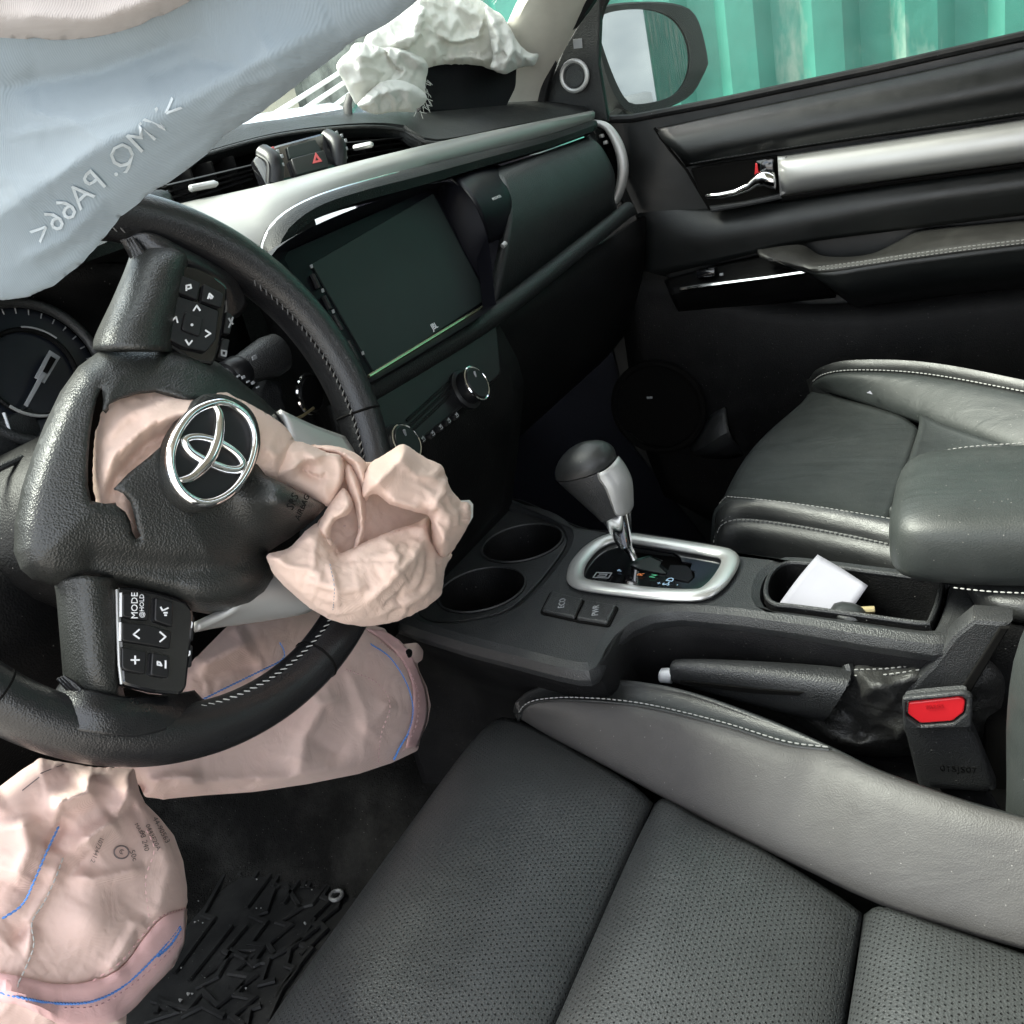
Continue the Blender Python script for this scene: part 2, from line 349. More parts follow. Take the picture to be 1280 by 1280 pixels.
def stitches(pts, nrm, m, parent, pitch=.0045, ln=.0032, r=.0007, name='stitching', slant=0, lift=.0006):
    """a row of sewn stitches along a line"""
    Lg = sum((b - a).length for a, b in zip(pts[:-1], pts[1:])); n = max(2, int(Lg / pitch)); Q = cr(pts, n); V, F = [], []
    for i in range(n - 1):
        t = (Q[i + 1] - Q[i]).normalized(); nn = (nrm(Q[i]) if callable(nrm) else nrm); s = t.cross(nn).normalized(); u = s.cross(t)
        if slant: t = (t + s * slant).normalized(); s = t.cross(u).normalized()
        c = (Q[i] + Q[i + 1]) / 2 + u * lift; k = len(V); jl = ln * random.uniform(.88, 1.08)
        for e, g in ((-.5, .55), (-.25, 1), (.25, 1), (.5, .55)):
            for q in range(4): a = math.pi / 2 * q; V.append(c + t * jl * e + (s * math.cos(a) + u * math.sin(a)) * r * g)
        for z in range(3):
            for q in range(4): F.append((k + z * 4 + q, k + z * 4 + (q + 1) % 4, k + z * 4 + 4 + (q + 1) % 4, k + z * 4 + 4 + q))
        F += [(k + 3, k + 2, k + 1, k), (k + 12, k + 13, k + 14, k + 15)]
    o = mk(name, V, F, m, parent); o['kind'] = 'stuff'; return o
def inside(poly, x, y):
    c = False; n = len(poly)
    for i in range(n):
        x1, y1 = poly[i - 1]; x2, y2 = poly[i]
        if (y1 > y) != (y2 > y) and x < (x2 - x1) * (y - y1) / (y2 - y1) + x1: c = not c
    return c
def segd(P, line):
    """distance, side and place along, of points P (n,2) to a polyline"""
    best = np.full(len(P), 1e9); side = np.zeros(len(P)); along = np.zeros(len(P)); acc = 0
    tot = sum(np.hypot(b[0] - a[0], b[1] - a[1]) for a, b in zip(line[:-1], line[1:]))
    for a, b in zip(line[:-1], line[1:]):
        a = np.array(a, float); b = np.array(b, float); d = b - a; l2 = d @ d
        t = np.clip(((P - a) @ d) / l2, 0, 1); q = a + t[:, None] * d; r = P - q; ds = np.hypot(r[:, 0], r[:, 1])
        k = ds < best; best[k] = ds[k]; side[k] = np.sign(d[0] * r[k, 1] - d[1] * r[k, 0]); along[k] = (acc + t[k] * math.sqrt(l2)) / tot; acc += math.sqrt(l2)
    return best, side, along
def folds(P, L):
    """height of cloth folds: ('r', line, amp, width) rounded ridge, ('c', ...) sharp crease, ('s', ...) step, 'b' (x, y), amp, width bump"""
    h = np.zeros(len(P))
    for f in L:
        k, ln, a, wd = f[:4]
        if k == 'b':
            d = np.hypot(P[:, 0] - ln[0], (P[:, 1] - ln[1]) * (f[4] if len(f) > 4 else 1)); h += a * np.exp(-(d / wd) ** 2); continue
        d, s, al = segd(P, ln); taper = np.clip(np.minimum(al, 1 - al) * 5 + .15, 0, 1) if len(f) < 5 else 1
        if k == 'r': h += a * taper * np.exp(-(np.sqrt(d * d + (wd * .22) ** 2) - wd * .22) / (wd * .95))
        elif k == 'c': h += a * taper * np.exp(-d / wd)
        elif k == 's': h += a * taper * np.where(s > 0, np.exp(-d / wd), 0)    # one flank steep, the other slow
    return h
def sheet(outline, step, holes=(), jit=.25):
    """triangulated flat sheet inside an outline: points (n,2), faces, border loop"""
    O = []
    loops = []
    for poly in [outline, *holes]:
        lp = []
        for a, b in zip(poly, list(poly[1:]) + [poly[0]]):
            n = max(1, int(round(math.hypot(b[0] - a[0], b[1] - a[1]) / step)))
            for k in range(n): lp.append(len(O)); O.append((a[0] + (b[0] - a[0]) * k / n, a[1] + (b[1] - a[1]) * k / n))
        loops.append(lp)
    E = [(lp[i], lp[(i + 1) % len(lp)]) for lp in loops for i in range(len(lp))]
    B = np.array(O); xs = [p[0] for p in outline]; ys = [p[1] for p in outline]; y = min(ys); r = 0; I = []
    while y < max(ys):
        x = min(xs) + (step / 2 if r % 2 else 0)
        while x < max(xs):
            qx, qy = x + random.uniform(-jit, jit) * step, y + random.uniform(-jit, jit) * step
            if inside(outline, qx, qy) and not any(inside(h, qx, qy) for h in holes) and np.min((B[:, 0] - qx) ** 2 + (B[:, 1] - qy) ** 2) > (step * .55) ** 2: I.append((qx, qy))
            x += step
        y += step * .87; r += 1
    V, E2, F, _, _, _ = delaunay_2d_cdt([Vector(p) for p in O + I], E, [], 2 if False else 1, 1e-6)
    V = [(v.x, v.y) for v in V]; G = []
    for f in F:
        cx = sum(V[i][0] for i in f) / 3; cy = sum(V[i][1] for i in f) / 3
        if inside(outline, cx, cy) and not any(inside(h, cx, cy) for h in holes): G.append(tuple(f))
    return np.array(V), G
def smooth_poly(poly, n): return [tuple(p) for p in cr(poly, n, closed=True)]
def edge_dist(P, poly): return segd(P, list(poly) + [poly[0]])[0]
# ================================================================== outside
ground = mk('ground', [(-300, -300, -1.45), (300, -300, -1.45), (300, 300, -1.45), (-300, 300, -1.45)], [(0, 1, 2, 3)],
   mat('dusty_concrete_yard', (.34, .32, .29), .9, bumps=(('noise', 8, .4, .02),), vary=.25, vscale=3)); tag(ground, 'pale dusty concrete yard around the car', kind='structure')
# green corrugated shipping container beside the passenger door
cm = mat('faded_green_container_paint', (.036, .175, .135), .5, spec=.4, vary=.22, vscale=4, bumps=(('noise', 30, .15, .01),))
t_ = cm.node_tree; b_ = t_.nodes['Principled BSDF']; c_ = t_.nodes.new('ShaderNodeTexCoord'); n_ = t_.nodes.new('ShaderNodeTexNoise'); n_.inputs['Scale'].default_value = 2.2; n_.inputs['Detail'].default_value = 8; n_.inputs['Roughness'].default_value = .7
mp_ = t_.nodes.new('ShaderNodeMapping'); mp_.inputs['Scale'].default_value = (1, 1.6, .5); r_ = t_.nodes.new('ShaderNodeMapRange'); r_.inputs[1].default_value = .55; r_.inputs[2].default_value = .66; r_.inputs[4].default_value = .7; x_ = t_.nodes.new('ShaderNodeMix'); x_.data_type = 'RGBA'
t_.links.new(c_.outputs['Object'], mp_.inputs[0]); t_.links.new(mp_.outputs[0], n_.inputs['Vector']); t_.links.new(n_.outputs['Fac'], r_.inputs[0]); t_.links.new(r_.outputs[0], x_.inputs['Factor'])
t_.links.new(b_.inputs['Base Color'].links[0].from_socket, x_.inputs['A']); x_.inputs['B'].default_value = (.27, .31, .26, 1); t_.links.new(x_.outputs['Result'], b_.inputs['Base Color'])
ct = thing('shipping_container', (1.95, -1, -1.45), 'faded green corrugated steel container standing outside the passenger window', 'container')
ys = []; y = -11.0; k = 0
prof = [(0, .0), (.07, .0), (.105, .036), (.175, .036)]
V, F = [], []
while y < 1.45:
    for dy, dx in prof: V += [(1.90 + dx, y + dy, -1.3), (1.90 + dx, y + dy, 1.15)]
    y += .21
for i in range(len(V) // 2 - 1): F.append((2 * i, 2 * i + 1, 2 * i + 3, 2 * i + 2))
mk('corrugated_wall', V, F, cm, ct, smooth=False, sol=.003)
box('bottom_rail', (1.96, -4.75, -1.37), (.14, 12.6, .15), cm, ct); box('top_rail', (1.96, -4.75, 1.2), (.14, 12.6, .12), cm, ct)
for yy in (-11.0, 1.5): box('corner_post', (1.97, yy, -.1), (.18, .16, 2.7), cm, ct)
box('rear_wall', (4.3, -4.75, -.1), (.05, 12.6, 2.6), cm, ct); box('roof', (3.1, -4.75, 1.27), (2.4, 12.6, .03), cm, ct)
for yy in (-11.0, 1.5): box('end_wall', (3.1, yy, -.1), (2.3, .05, 2.6), cm, ct)
# yard in front of the windscreen
stone = mat('grey_rendered_wall', (.14, .15, .135), .9, vary=.75, vscale=2.6, bumps=(('noise', 5, .6, .05),))
bw = thing('boundary_wall', (9, 9, -1.45), 'mottled grey green wall behind the pale rods, seen through the windscreen', 'wall')
box('wall_face', (9, 9.0, .6), (14, .4, 4.1), stone, bw, bev=.03)
box('coping', (9, 9.0, 2.7), (14.1, .55, .12), stone, bw, bev=.02)
for k in range(5): box('buttress', (4.0 + 2.4 * k, 8.72, .3), (.5, .22, 3.5), stone, bw, bev=.02)
blk = thing('concrete_hut', (7.0, 6.6, -1.45), 'beige block hut standing in front of the grey wall', 'hut')
hm = mat('beige_render', (.30, .285, .23), .85, vary=.12, vscale=2)
a = PY(338, 140, 6.2); b = PY(357, 105, 6.2)
box('hut_wall', ((a.x + b.x) / 2, 6.4, (-1.45 + b.z) / 2), (abs(b.x - a.x), .6, b.z + 1.45), hm, blk, bev=.02)
box('hut_roof', ((a.x + b.x) / 2, 6.4, b.z + .03), (abs(b.x - a.x) + .12, .72, .06), hm, blk, bev=.01)
for i, (p0, p1, lb) in enumerate((((300, 170), (470, 62), 'highest slanting pale rod beyond the windscreen'), ((338, 165), (480, 70), 'middle slanting pale rod beyond the windscreen'), ((382, 160), (470, 92), 'shortest slanting pale rod beyond the windscreen, nearest the white airbag'))):
    q0, q1 = PY(*p0, 4.2), PY(*p1, 5.4); d = q1 - q0
    r = tube('guy_rod', [q0 - d * .8, q0, q0 + d * .4, q1 + d * .5], .019, mat('pale_painted_steel', (.55, .56, .55), .4), None, n=8); tag(r, lb, 'rod', 'pale rods slanting beyond the windscreen')
van = thing('parked_van', PY(330, 160, 3.4) * 1 - Vector((0, 0, 0)), 'white roof of a parked van showing above the dashboard', 'van')
q = PY(302, 152, 4.6); vm = mat('white_van_paint', (.42, .43, .44), .25, coat=.6)
prof = [(-1.9, -1.2), (-1.9, -.55), (-1.75, -.25), (-1.2, .02), (-.9, .09), (.9, .09), (1.8, .06), (1.95, -.1), (2.0, -1.2)]
vx, vy, vz = q.x - .35, 4.6, q.z - .09
rings = [[Vector((vx + s * (.85 if abs(s) == 1 else .8), vy + p[0] * .55, vz + p[1] - (.05 if abs(s) == 1 else 0))) for p in prof] for s in (-1, -.9, .9, 1)]
ring_loft('body_shell', rings, vm, van)
box('windscreen', (vx, vy - 1.0, vz - .14), (1.35, .02, .3), 'gloss', van, bev=.005)
for sx in (-.75, .75):
    for sy in (-.7, .75):
        wv = ring_loft('wheel', [[Vector((vx + sx + dx, vy + sy + math.cos(a) * rr, -1.12 + math.sin(a) * rr)) for a in [2 * math.pi * i / 20 for i in range(20)]] for dx, rr in ((-.1, .29), (-.08, .33), (.08, .33), (.1, .29))], 'rubber', van)
# what the door mirror sees behind the car: two more vans and a long low depot
def copy_thing(r, loc, label):
    c = r.copy(); COL.objects.link(c); c.location = r.location + Vector(loc); c['label'] = label
    for ch in r.children: k_ = ch.copy(); COL.objects.link(k_); k_.parent = c
    return c
van['group'] = 'white vans parked in the yard'
copy_thing(van, (-3.3 - (vx - 3.3), -25, 0), 'white parked van far behind the car, seen low in the door mirror beside the container')['group'] = 'white vans parked in the yard'
copy_thing(van, (-4.9 - (vx - 3.3), -31, 0), 'white parked van farthest behind the car, left of the other in the door mirror')['group'] = 'white vans parked in the yard'
dp = thing('depot', (-6, -60, -1.45), 'long low grey depot with a pale fascia far behind the car in the door mirror', 'building')
box('depot_wall', (-6, -60, .4), (18, 6, 3.7), stone, dp, bev=.03); box('fascia', (-6, -56.8, 2.0), (17, .4, .9), hm, dp, bev=.03)
for k in range(7): box('window', (-13 + k * 2.3, -56.95, .6), (1.3, .1, 1.0), 'gloss', dp, bev=.02)
# ================================================================== car shell
car = thing('damaged_car', (0, 0, -1.45), 'body shell of the wrecked car with cream pillar, windscreen and black carpet', 'car')
# floor pan with carpet running up to the firewall, and the tunnel
G = net([[Vector((x, yy, zz)) for x in (-.76, -.3, -.12, 0, .12, .3, .82)] for yy, zz in ((-1.3, -.84), (-.3, -.84), (.5, -.835), (.85, -.825), (1.02, -.70), (1.12, -.45), (1.14, -.2))], 30, 36)
for r in G:
    for p in r:
        tn = math.exp(-(p.x / .13) ** 4); p.z += tn * .14 * (1 if p.y < .8 else .6)
gmesh('carpet', G, 'carpet', car, sol=.012)
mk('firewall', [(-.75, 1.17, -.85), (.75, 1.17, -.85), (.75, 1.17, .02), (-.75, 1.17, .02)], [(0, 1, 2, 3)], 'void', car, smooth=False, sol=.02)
# roof shell
G = net([[Vector((x, yy, z0 - abs(x) ** 3 * .18)) for x in (-.66, -.4, 0, .4, .66)] for yy, z0 in ((.42, .42), (.2, .475), (-.5, .50), (-1.3, .47))], 14, 14)
gmesh('roof_lining', G, 'headliner', car, sol=.03, off=1)
# far pillar (cream) down to the dash, its mate on the driver's side
def pillar(name, a, b, wa, wb, sgn, parent, m):
    rings = []
    for s in [i / 7 for i in range(8)]:
        p = a.lerp(b, s); p.z += .02 * math.sin(math.pi * s); wd = wa + (wb - wa) * s
        rings.append([p + Vector((sgn * (.02 * math.cos(t)), wd * math.sin(t) * .9, .012 * math.sin(t))) for t in [2 * math.pi * i / 14 for i in range(14)]])
    return ring_loft(name, rings, m, parent)
q = [PX(x, y, xx) for x, y, xx in ((592, 140, .655), (632, 60, .63), (660, 0, .60), (700, -70, .58), (752, -70, .64), (727, 0, .655), (691, 52, .665), (675, 100, .675), (668, 142, .68))]
L0, R0 = [q[0], q[1], q[2], q[3]], [q[8], q[7], q[5], q[4]]
L0.append(Vector((.585, .37, .42))); R0.append(Vector((.635, .27, .41))); L0, R0 = cr(L0, 18), cr(R0, 18)
rows = []
for l, r in zip(L0, R0):
    md = (l + r) / 2; rows.append([l + Vector((.035, .02, 0)), l, md + Vector((-.014, -.006, 0)), r, r + Vector((.012, .006, 0))])
gmesh('front_pillar', net(rows, 28, 14), 'headliner', car, sol=.01)
q2 = [PX(x, y, xx) for x, y, xx in ((736, 0, .66), (700, 52, .67), (682, 100, .68), (675, 142, .685))]
tube('door_seal', cr([q2[3] + Vector((.01, -.01, -.02)), q2[3], q2[2], q2[1], q2[0], q2[0] + (q2[0] - q2[1])], 20), .010, 'rubber', car)
pillar('rear_pillar', Vector((-.69, 1.0, -.02)), Vector((-.60, .42, .40)), .04, .035, 1, car, 'headliner')
# windscreen
G = net([[Vector((x * s, y0 - .12 * (x / .66) ** 2, z0)) for x in (-.70, -.35, 0, .35, .70)] for y0, z0, s in ((1.20, -.015, 1), (.86, .20, .97), (.54, .41, .93))], 10, 16)
gmesh('windscreen', G, 'shield', car, sol=.005)
# sides that close the cabin: far side below the belt, rear wall, near side sill and rear door frame
box('side_panel', (.80, -.2, -.55), (.04, 2.6, .95), 'paintblack', car, bev=.02)
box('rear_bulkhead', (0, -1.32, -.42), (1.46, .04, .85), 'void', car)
box('sill', (-.72, .1, -.82), (.10, 2.4, .10), 'paintblack', car, bev=.02)
box('centre_pillar', (-.70, -.42, -.15), (.07, .14, 1.3), 'headliner', car, bev=.02); box('centre_pillar', (.70, -.42, .22), (.07, .14, .56), 'headliner', car, bev=.02)
box('rear_door_skin', (-.72, -.92, -.45), (.05, .85, .8), 'dark', car, bev=.02)
# ================================================================== passenger door
door = thing('passenger_door', (.70, .2, -.45), 'black leather and plastic passenger door with a wide silver strip and stitched armrest', 'door')
XD = .70
def dplate(name, px, m, x=XD, th=.012, bev=.004, r=0, holes=(), out=0.0):
    """piece of door trim cut to an outline in the door's own plane; the outline's face stands at x"""
    def tr(p): q = PX(p[0], p[1], x); return (-q.y, q.z)
    o = [tr(p) for p in px]; h = [[tr(p) for p in hh] for hh in holes]
    if r: o = rounded(o, r)
    T = Matrix(((0, 0, -1, x + th / 2), (-1, 0, 0, 0), (0, 1, 0, 0), (0, 0, 0, 1)))
    return plate(name, o, m, door, h, T, th, bev)
dplate('door_panel', [(735, 150), (790, 145), (1330, 36), (1400, 20), (1480, 760), (1250, 800), (900, 700), (790, 560), (760, 420), (745, 300)], 'door_leather', x=.712, th=.03, bev=.006)
# window seal along the belt
tube('window_seal', [PX(x, y, .708) for x, y in ((742, 150), (790, 148), (900, 127), (1100, 85), (1300, 40), (1420, 15))], .006, 'rubber', door)
# upper leather pad, softly rounded, ends in a slanting cut at the front
G = net([[PX(818, 161, .694), PX(900, 143, .694), PX(1050, 111, .694), (PX(1200, 78, .694)), PX(1340, 45, .694)],
         [PX(832, 178, .674), PX(900, 160, .674), PX(1050, 128, .672), PX(1200, 96, .672), PX(1340, 65, .672)],
         [PX(848, 195, .670), PX(905, 183, .668), PX(1050, 155, .664), PX(1200, 125, .662), PX(1340, 98, .662)],
         [PX(858, 209, .682), PX(920, 198, .682), PX(1050, 178, .682), PX(1200, 157, .682), PX(1340, 136, .682)]], 20, 30)
gmesh('upper_pad', G, 'door_leather', door, sol=.02)
ln = [PX(x, y, .679) for x, y in ((862, 205), (920, 195), (1050, 174), (1200, 152), (1330, 133))]
stitches(cr(ln, 60), Vector((-1, 0, .3)), 'darkthread', door, pitch=.006, ln=.0045, r=.0006)
# slanting joint at the front of the pad
tube('panel_joint', [PX(x, y, .691) for x, y in ((818, 160), (838, 188), (858, 212), (872, 236), (888, 262))], .0022, 'void', door)
# handle recess, handle and lock tab
dplate('handle_recess', [(862, 211), (905, 203), (972, 194), (976, 246), (930, 256), (886, 262), (872, 238)], 'void', x=.683, th=.010, r=.004)
dplate('recess_lip', [(886, 258), (930, 252), (975, 242), (978, 249), (930, 259), (888, 266)], 'plastic', x=.676, th=.016, bev=.003)
hnd = ring_loft('door_handle', [[PX(x, y, .664) + Vector((math.sin(a) * .006 * k, 0, 0)) + Vector((0, 0, math.cos(a) * .0055 * k)) for a in [2 * math.pi * i / 12 for i in range(12)]]
      for x, y, k in ((882, 245, .3), (884, 245, .7), (900, 244, .9), (920, 240, 1), (936, 233, 1.3), (946, 225, 1.7), (955, 222, 2.1), (964, 224, 2.4), (969, 226, 2.2), (970, 227, .8))], 'chrome', door)
box('lock_bezel', PX(957, 212, .676), (.008, .026, .03), 'gloss', hnd, bev=.003)
dplate('lock_tab', [(944, 204), (951, 203), (950, 218), (943, 219)], 'red', x=.672, th=.006, bev=.001)
# broad satin silver strip
G = net([[PX(x, y, xx) for x, y, xx in r] for r in (
   ((972, 196, .684), (1000, 191, .684), (1100, 176, .684), (1220, 158, .684), (1340, 140, .684)),
   ((973, 204, .664), (1000, 200, .660), (1100, 186, .660), (1220, 168, .660), (1340, 150, .660)),
   ((975, 222, .661), (1000, 220, .655), (1100, 207, .655), (1220, 190, .655), (1340, 173, .655)),
   ((977, 238, .668), (1000, 234, .664), (1100, 220, .664), (1220, 204, .664), (1340, 188, .664)),
   ((978, 246, .684), (1000, 241, .684), (1100, 227, .684), (1220, 211, .684), (1340, 195, .684)))], 18, 30)
gmesh('silver_strip', G, 'satin', door, sol=.006)
dplate('strip_end', [(971, 196), (982, 196), (986, 220), (982, 243), (974, 246)], 'satin', x=.670, th=.012, bev=.004)
tube('strip_shadow_joint', [PX(x, y, .683) for x, y in ((978, 249), (1100, 230), (1220, 214), (1340, 198))], .003, 'void', door)
# middle panel bulging under the strip
G = net([[PX(x, y, xx) for x, y, xx in r] for r in (
   ((790, 250, .718), (890, 258, .714), (1000, 246, .700), (1150, 226, .688), (1340, 200, .688)),
   ((800, 300, .703), (890, 290, .690), (1000, 275, .684), (1150, 250, .676), (1340, 225, .676)),
   ((800, 350, .705), (890, 330, .694), (1000, 305, .69), (1150, 285, .69), (1340, 262, .69)))], 10, 24)
gmesh('middle_panel', G, 'door_leather', door, sol=.01)
# armrest: hand grip hollow, stitched lip
top = [[(947, 312, .655), (1000, 306, .68), (1030, 320, .685), (1085, 318, .69), (1125, 300, .695), (1150, 287, .70), (1220, 280, .70), (1345, 268, .70)],
       [(950, 317, .640), (990, 313, .655), (1025, 325, .655), (1085, 322, .655), (1125, 310, .66), (1150, 300, .665), (1220, 290, .665), (1345, 279, .665)],
       [(962, 322, .630), (1000, 330, .632), (1018, 334, .625), (1085, 324, .625), (1130, 317, .625), (1160, 312, .625), (1220, 304, .625), (1345, 290, .625)],
       [(970, 327, .632), (1005, 337, .632), (1030, 341, .620), (1085, 333, .618), (1130, 326, .618), (1160, 322, .618), (1220, 314, .618), (1345, 299, .618)],
       [(985, 333, .645), (1015, 345, .640), (1045, 362, .628), (1085, 356, .628), (1130, 350, .628), (1160, 346, .628), (1220, 340, .628), (1345, 325, .628)],
       [(995, 336, .68), (1030, 352, .67), (1060, 374, .65), (1085, 371, .65), (1130, 365, .65), (1160, 361, .65), (1220, 354, .65), (1345, 342, .65)],
       [(1000, 338, .70), (1035, 360, .70), (1070, 384, .70), (1085, 382, .70), (1130, 377, .70), (1160, 373, .70), (1220, 366, .70), (1345, 354, .70)]]
gmesh('armrest_side', net([[PX(*p) for p in r] for r in top[3:]], 16, 60), 'door_leather', door, sol=.006)
arm = gmesh('armrest', net([[PX(*p) for p in r] for r in top[:4]], 20, 60), mat('dusty_lit_armrest_leather', (.019, .0185, .017), .52, bumps=(('cell', 860, .3, .0006),), vary=.2, vscale=18, dust=.07), door, sol=.006)  # dusty, and paler than the side: light on top put into the colour
for dy in (0, 4):
    stitches(cr([PX(x, y + dy, .6165) for x, y in ((1022, 334), (1085, 326), (1130, 319), (1160, 315), (1220, 307), (1345, 293))], 60), Vector((-.7, 0, .7)), 'thread', arm, pitch=.0055, ln=.004, r=.0007)
# window switch deck, its chrome line and rocker
G = net([[PX(x, y, xx) for x, y, xx in r] for r in (((830, 350, .70), (900, 330, .70), (955, 318, .70)), ((835, 362, .665), (905, 350, .655), (985, 338, .65)), ((838, 370, .66), (905, 358, .65), (1012, 341, .645)), ((845, 384, .675), (905, 374, .67), (1030, 355, .66)), ((850, 392, .70), (905, 386, .70), (1045, 372, .70)))], 14, 20)
gmesh('switch_deck', G, 'dark', door, sol=.005)
tube('chrome_line', [PX(x, y, .644) for x, y in ((850, 362), (905, 354), (960, 347), (1008, 340))], .0036, 'chrome', door)
sw = box('window_switch', PX(884, 341, .668), (.022, .030, .012), 'gloss', door, bev=.003)
box('switch_rocker', PX(890, 338, .664), (.012, .012, .010), 'button', sw, bev=.003)
box('switch_mark', PX(902, 343, .662), (.004, .006, .004), 'greyprint', sw, bev=.001)
# lower door with speaker grille ring and map pocket lip
G = net([[PX(x, y, xx) for x, y, xx in r] for r in (((770, 330, .70), (1000, 380, .70), (1345, 345, .70)), ((780, 420, .685), (1000, 450, .685), (1345, 420, .685)), ((800, 540, .69), (1000, 580, .69), (1345, 600, .69)), ((830, 620, .70), (1000, 700, .70), (1345, 760, .70)))], 14, 20)
gmesh('lower_panel', G, 'dark', door, sol=.01)
c = PX(822, 510, .675)
ring = [c + Vector((-.004 * 0, math.cos(a) * .078, math.sin(a) * .078)) for a in [2 * math.pi * i / 40 for i in range(40)]]
tube('speaker_ring', ring, .006, 'void', door, closed=True)
sp = plate('speaker_grille', [(math.cos(a) * .072, math.sin(a) * .072) for a in [2 * math.pi * i / 40 for i in range(40)]], 'void', door, (), Matrix(((0, 0, -1, .679), (-1, 0, 0, c.y), (0, 1, 0, c.z), (0, 0, 0, 1))), .004, .001)
box('speaker_mark', PX(812, 497, .672), (.003, .010, .004), 'greyprint', sp, bev=.001)
G = net([[PX(x, y, xx) for x, y, xx in r] for r in (((862, 560, .69), (885, 520, .69), (905, 505, .69)), ((868, 567, .66), (890, 558, .645), (912, 540, .66)), ((875, 572, .69), (905, 574, .69), (930, 570, .69)))], 8, 12)
gmesh('pocket_lip', G, 'plastic', door, sol=.004)
# sail panel with tweeter, window frame and glass
dplate('sail_panel', [(752, -20), (728, 20), (703, 62), (686, 105), (678, 146), (760, 152), (748, 80)], 'dash', x=.69, th=.014, bev=.003)
tc_ = PX(718, 95, .682)
def circ(c, r, x=None, n=40): return [c + Vector((0, math.cos(a) * r, math.sin(a) * r)) for a in [2 * math.pi * i / n for i in range(n)]]
rr = .0205
tw = tube('tweeter_ring', circ(tc_, rr), .0036, 'satin', door, closed=True)
plate('tweeter_grille', [(math.cos(a) * rr, math.sin(a) * rr) for a in [2 * math.pi * i / 40 for i in range(40)]], mat('tweeter_mesh', (.05, .055, .055), .6, bumps=(('cell', 900, .8, .001),)), tw, (), Matrix(((0, 0, -1, tc_.x + .001), (-1, 0, 0, tc_.y), (0, 1, 0, tc_.z), (0, 0, 0, 1))), .004, .001)
tube('tweeter_inner_ring', circ(tc_ + Vector((-.002, 0, 0)), rr * .74), .0008, 'plastic', tw, closed=True)
dplate('sail_sticker', [(716, 49), (727, 48), (728, 60), (717, 61)], 'greyprint', x=.682, th=.0012, bev=.0003)
tube('window_frame', [PX(x, y, .70) for x, y in ((748, 158), (745, 100), (742, 40), (752, 5), (775, -40))], .0085, 'rubber', door)
pn = [PX(x, y, .715) for x, y in ((745, 160), (735, 20), (790, -75), (1400, -260), (1400, 20), (1000, 106))]
mk('window_pane', [*pn, *[p + Vector((.004, 0, 0)) for p in pn]], [tuple(range(6)), tuple(range(6, 12))[::-1], *[(i, i + 6, (i + 1) % 6 + 6, (i + 1) % 6) for i in range(6)]], 'pane', door, smooth=False)
# door mirror outside the glass
XM = .90
mo = smooth_poly([(748, 10), (800, 2), (850, 6), (872, 24), (885, 75), (880, 92), (860, 122), (810, 143), (780, 138), (758, 100), (744, 40)], 44)
mi = smooth_poly([(752, 18), (800, 10), (838, 20), (858, 46), (863, 78), (856, 104), (838, 122), (800, 131), (782, 125), (764, 90), (748, 40)], 44)
nn = (Vector((0.092, -1, .012)).normalized() - ray(833, 118)).normalized()   # the glass looks back along the container wall towards the horizon
cg = PX(812, 72, .93)
def loop(px, k, sc=1.0): P_ = [PP(a, b, cg + nn * k, nn) for a, b in px]; c_ = sum(P_, Vector()) / len(P_); return [c_ + (p - c_) * sc for p in P_]
def back(px, k, sc): P_ = [PP(a, b, cg, nn) for a, b in px]; c_ = sum(P_, Vector()) / len(P_); return [c_ + (p - c_) * sc - nn * k for p in P_]
mh = ring_loft('mirror_housing', [loop(mi, -.004, .97), loop(mi, .004, .99), loop(mo, .004, .97), loop(mo, .0, 1.0), back(mo, .03, 1.0), back(mo, .07, .9), back(mo, .10, .6), back(mo, .11, .1)], mat('mirror_housing_black', (.006, .006, .007), .55, spec=.18), door, cap=False)
V = loop(mi, .001, .985); n_ = len(V)
mk('mirror_glass', [*V, *[p - nn * .003 for p in V]], [tuple(range(n_)), tuple(range(n_, 2 * n_))[::-1], *[(i, i + n_, (i + 1) % n_ + n_, (i + 1) % n_) for i in range(n_)]], 'mirror', mh, smooth=False)
tube('mirror_arm', [PX(x, y, xx) for x, y, xx in ((776, 142, .90), (768, 150, .84), (756, 158, .78))], [.014, .014, .014], 'void', door)
# ================================================================== dashboard
dash = thing('dashboard', (0, .6, -.3), 'black dashboard with silver band, dark screen and torn open passenger airbag lid', 'dashboard')
YP = lambda L_: [PY(*p) for p in L_]
crest = YP([(60, 215, .84), (150, 190, .80), (290, 166, .76), (440, 152, .72), (540, 142, .69), (640, 134, .66), (700, 134, .635)])
lip = YP([(60, 262, .76), (180, 224, .73), (245, 199, .72), (345, 172, .70), (440, 161, .675), (500, 164, .65), (545, 181, .615), (650, 160, .58), (738, 144, .55)])
rear = [Vector((p.x, 1.16 - .1 * (p.x / .66) ** 2, -.02)) for p in crest]; mid = [p.lerp(q, .45) + Vector((0, 0, .012)) for p, q in zip(rear, crest)]
cl = cr(lip, 60); cc = cr(crest, 60); cm_ = cr(mid, 60); ce = cr(rear, 60)
G = []
for i in range(60):
    G.append(cr([ce[i], cm_[i], cc[i], cc[i].lerp(cl[i], .5) + Vector((0, -.004, .004)), cl[i], cl[i] + Vector((0, .012, -.006))], 22))
gmesh('top_pad', G, 'dash', dash, sol=.006)
tube('pad_edge_seam', [p + Vector((0, -.002, .0015)) for p in cl[4:44]], .0022, 'plastic', dash)
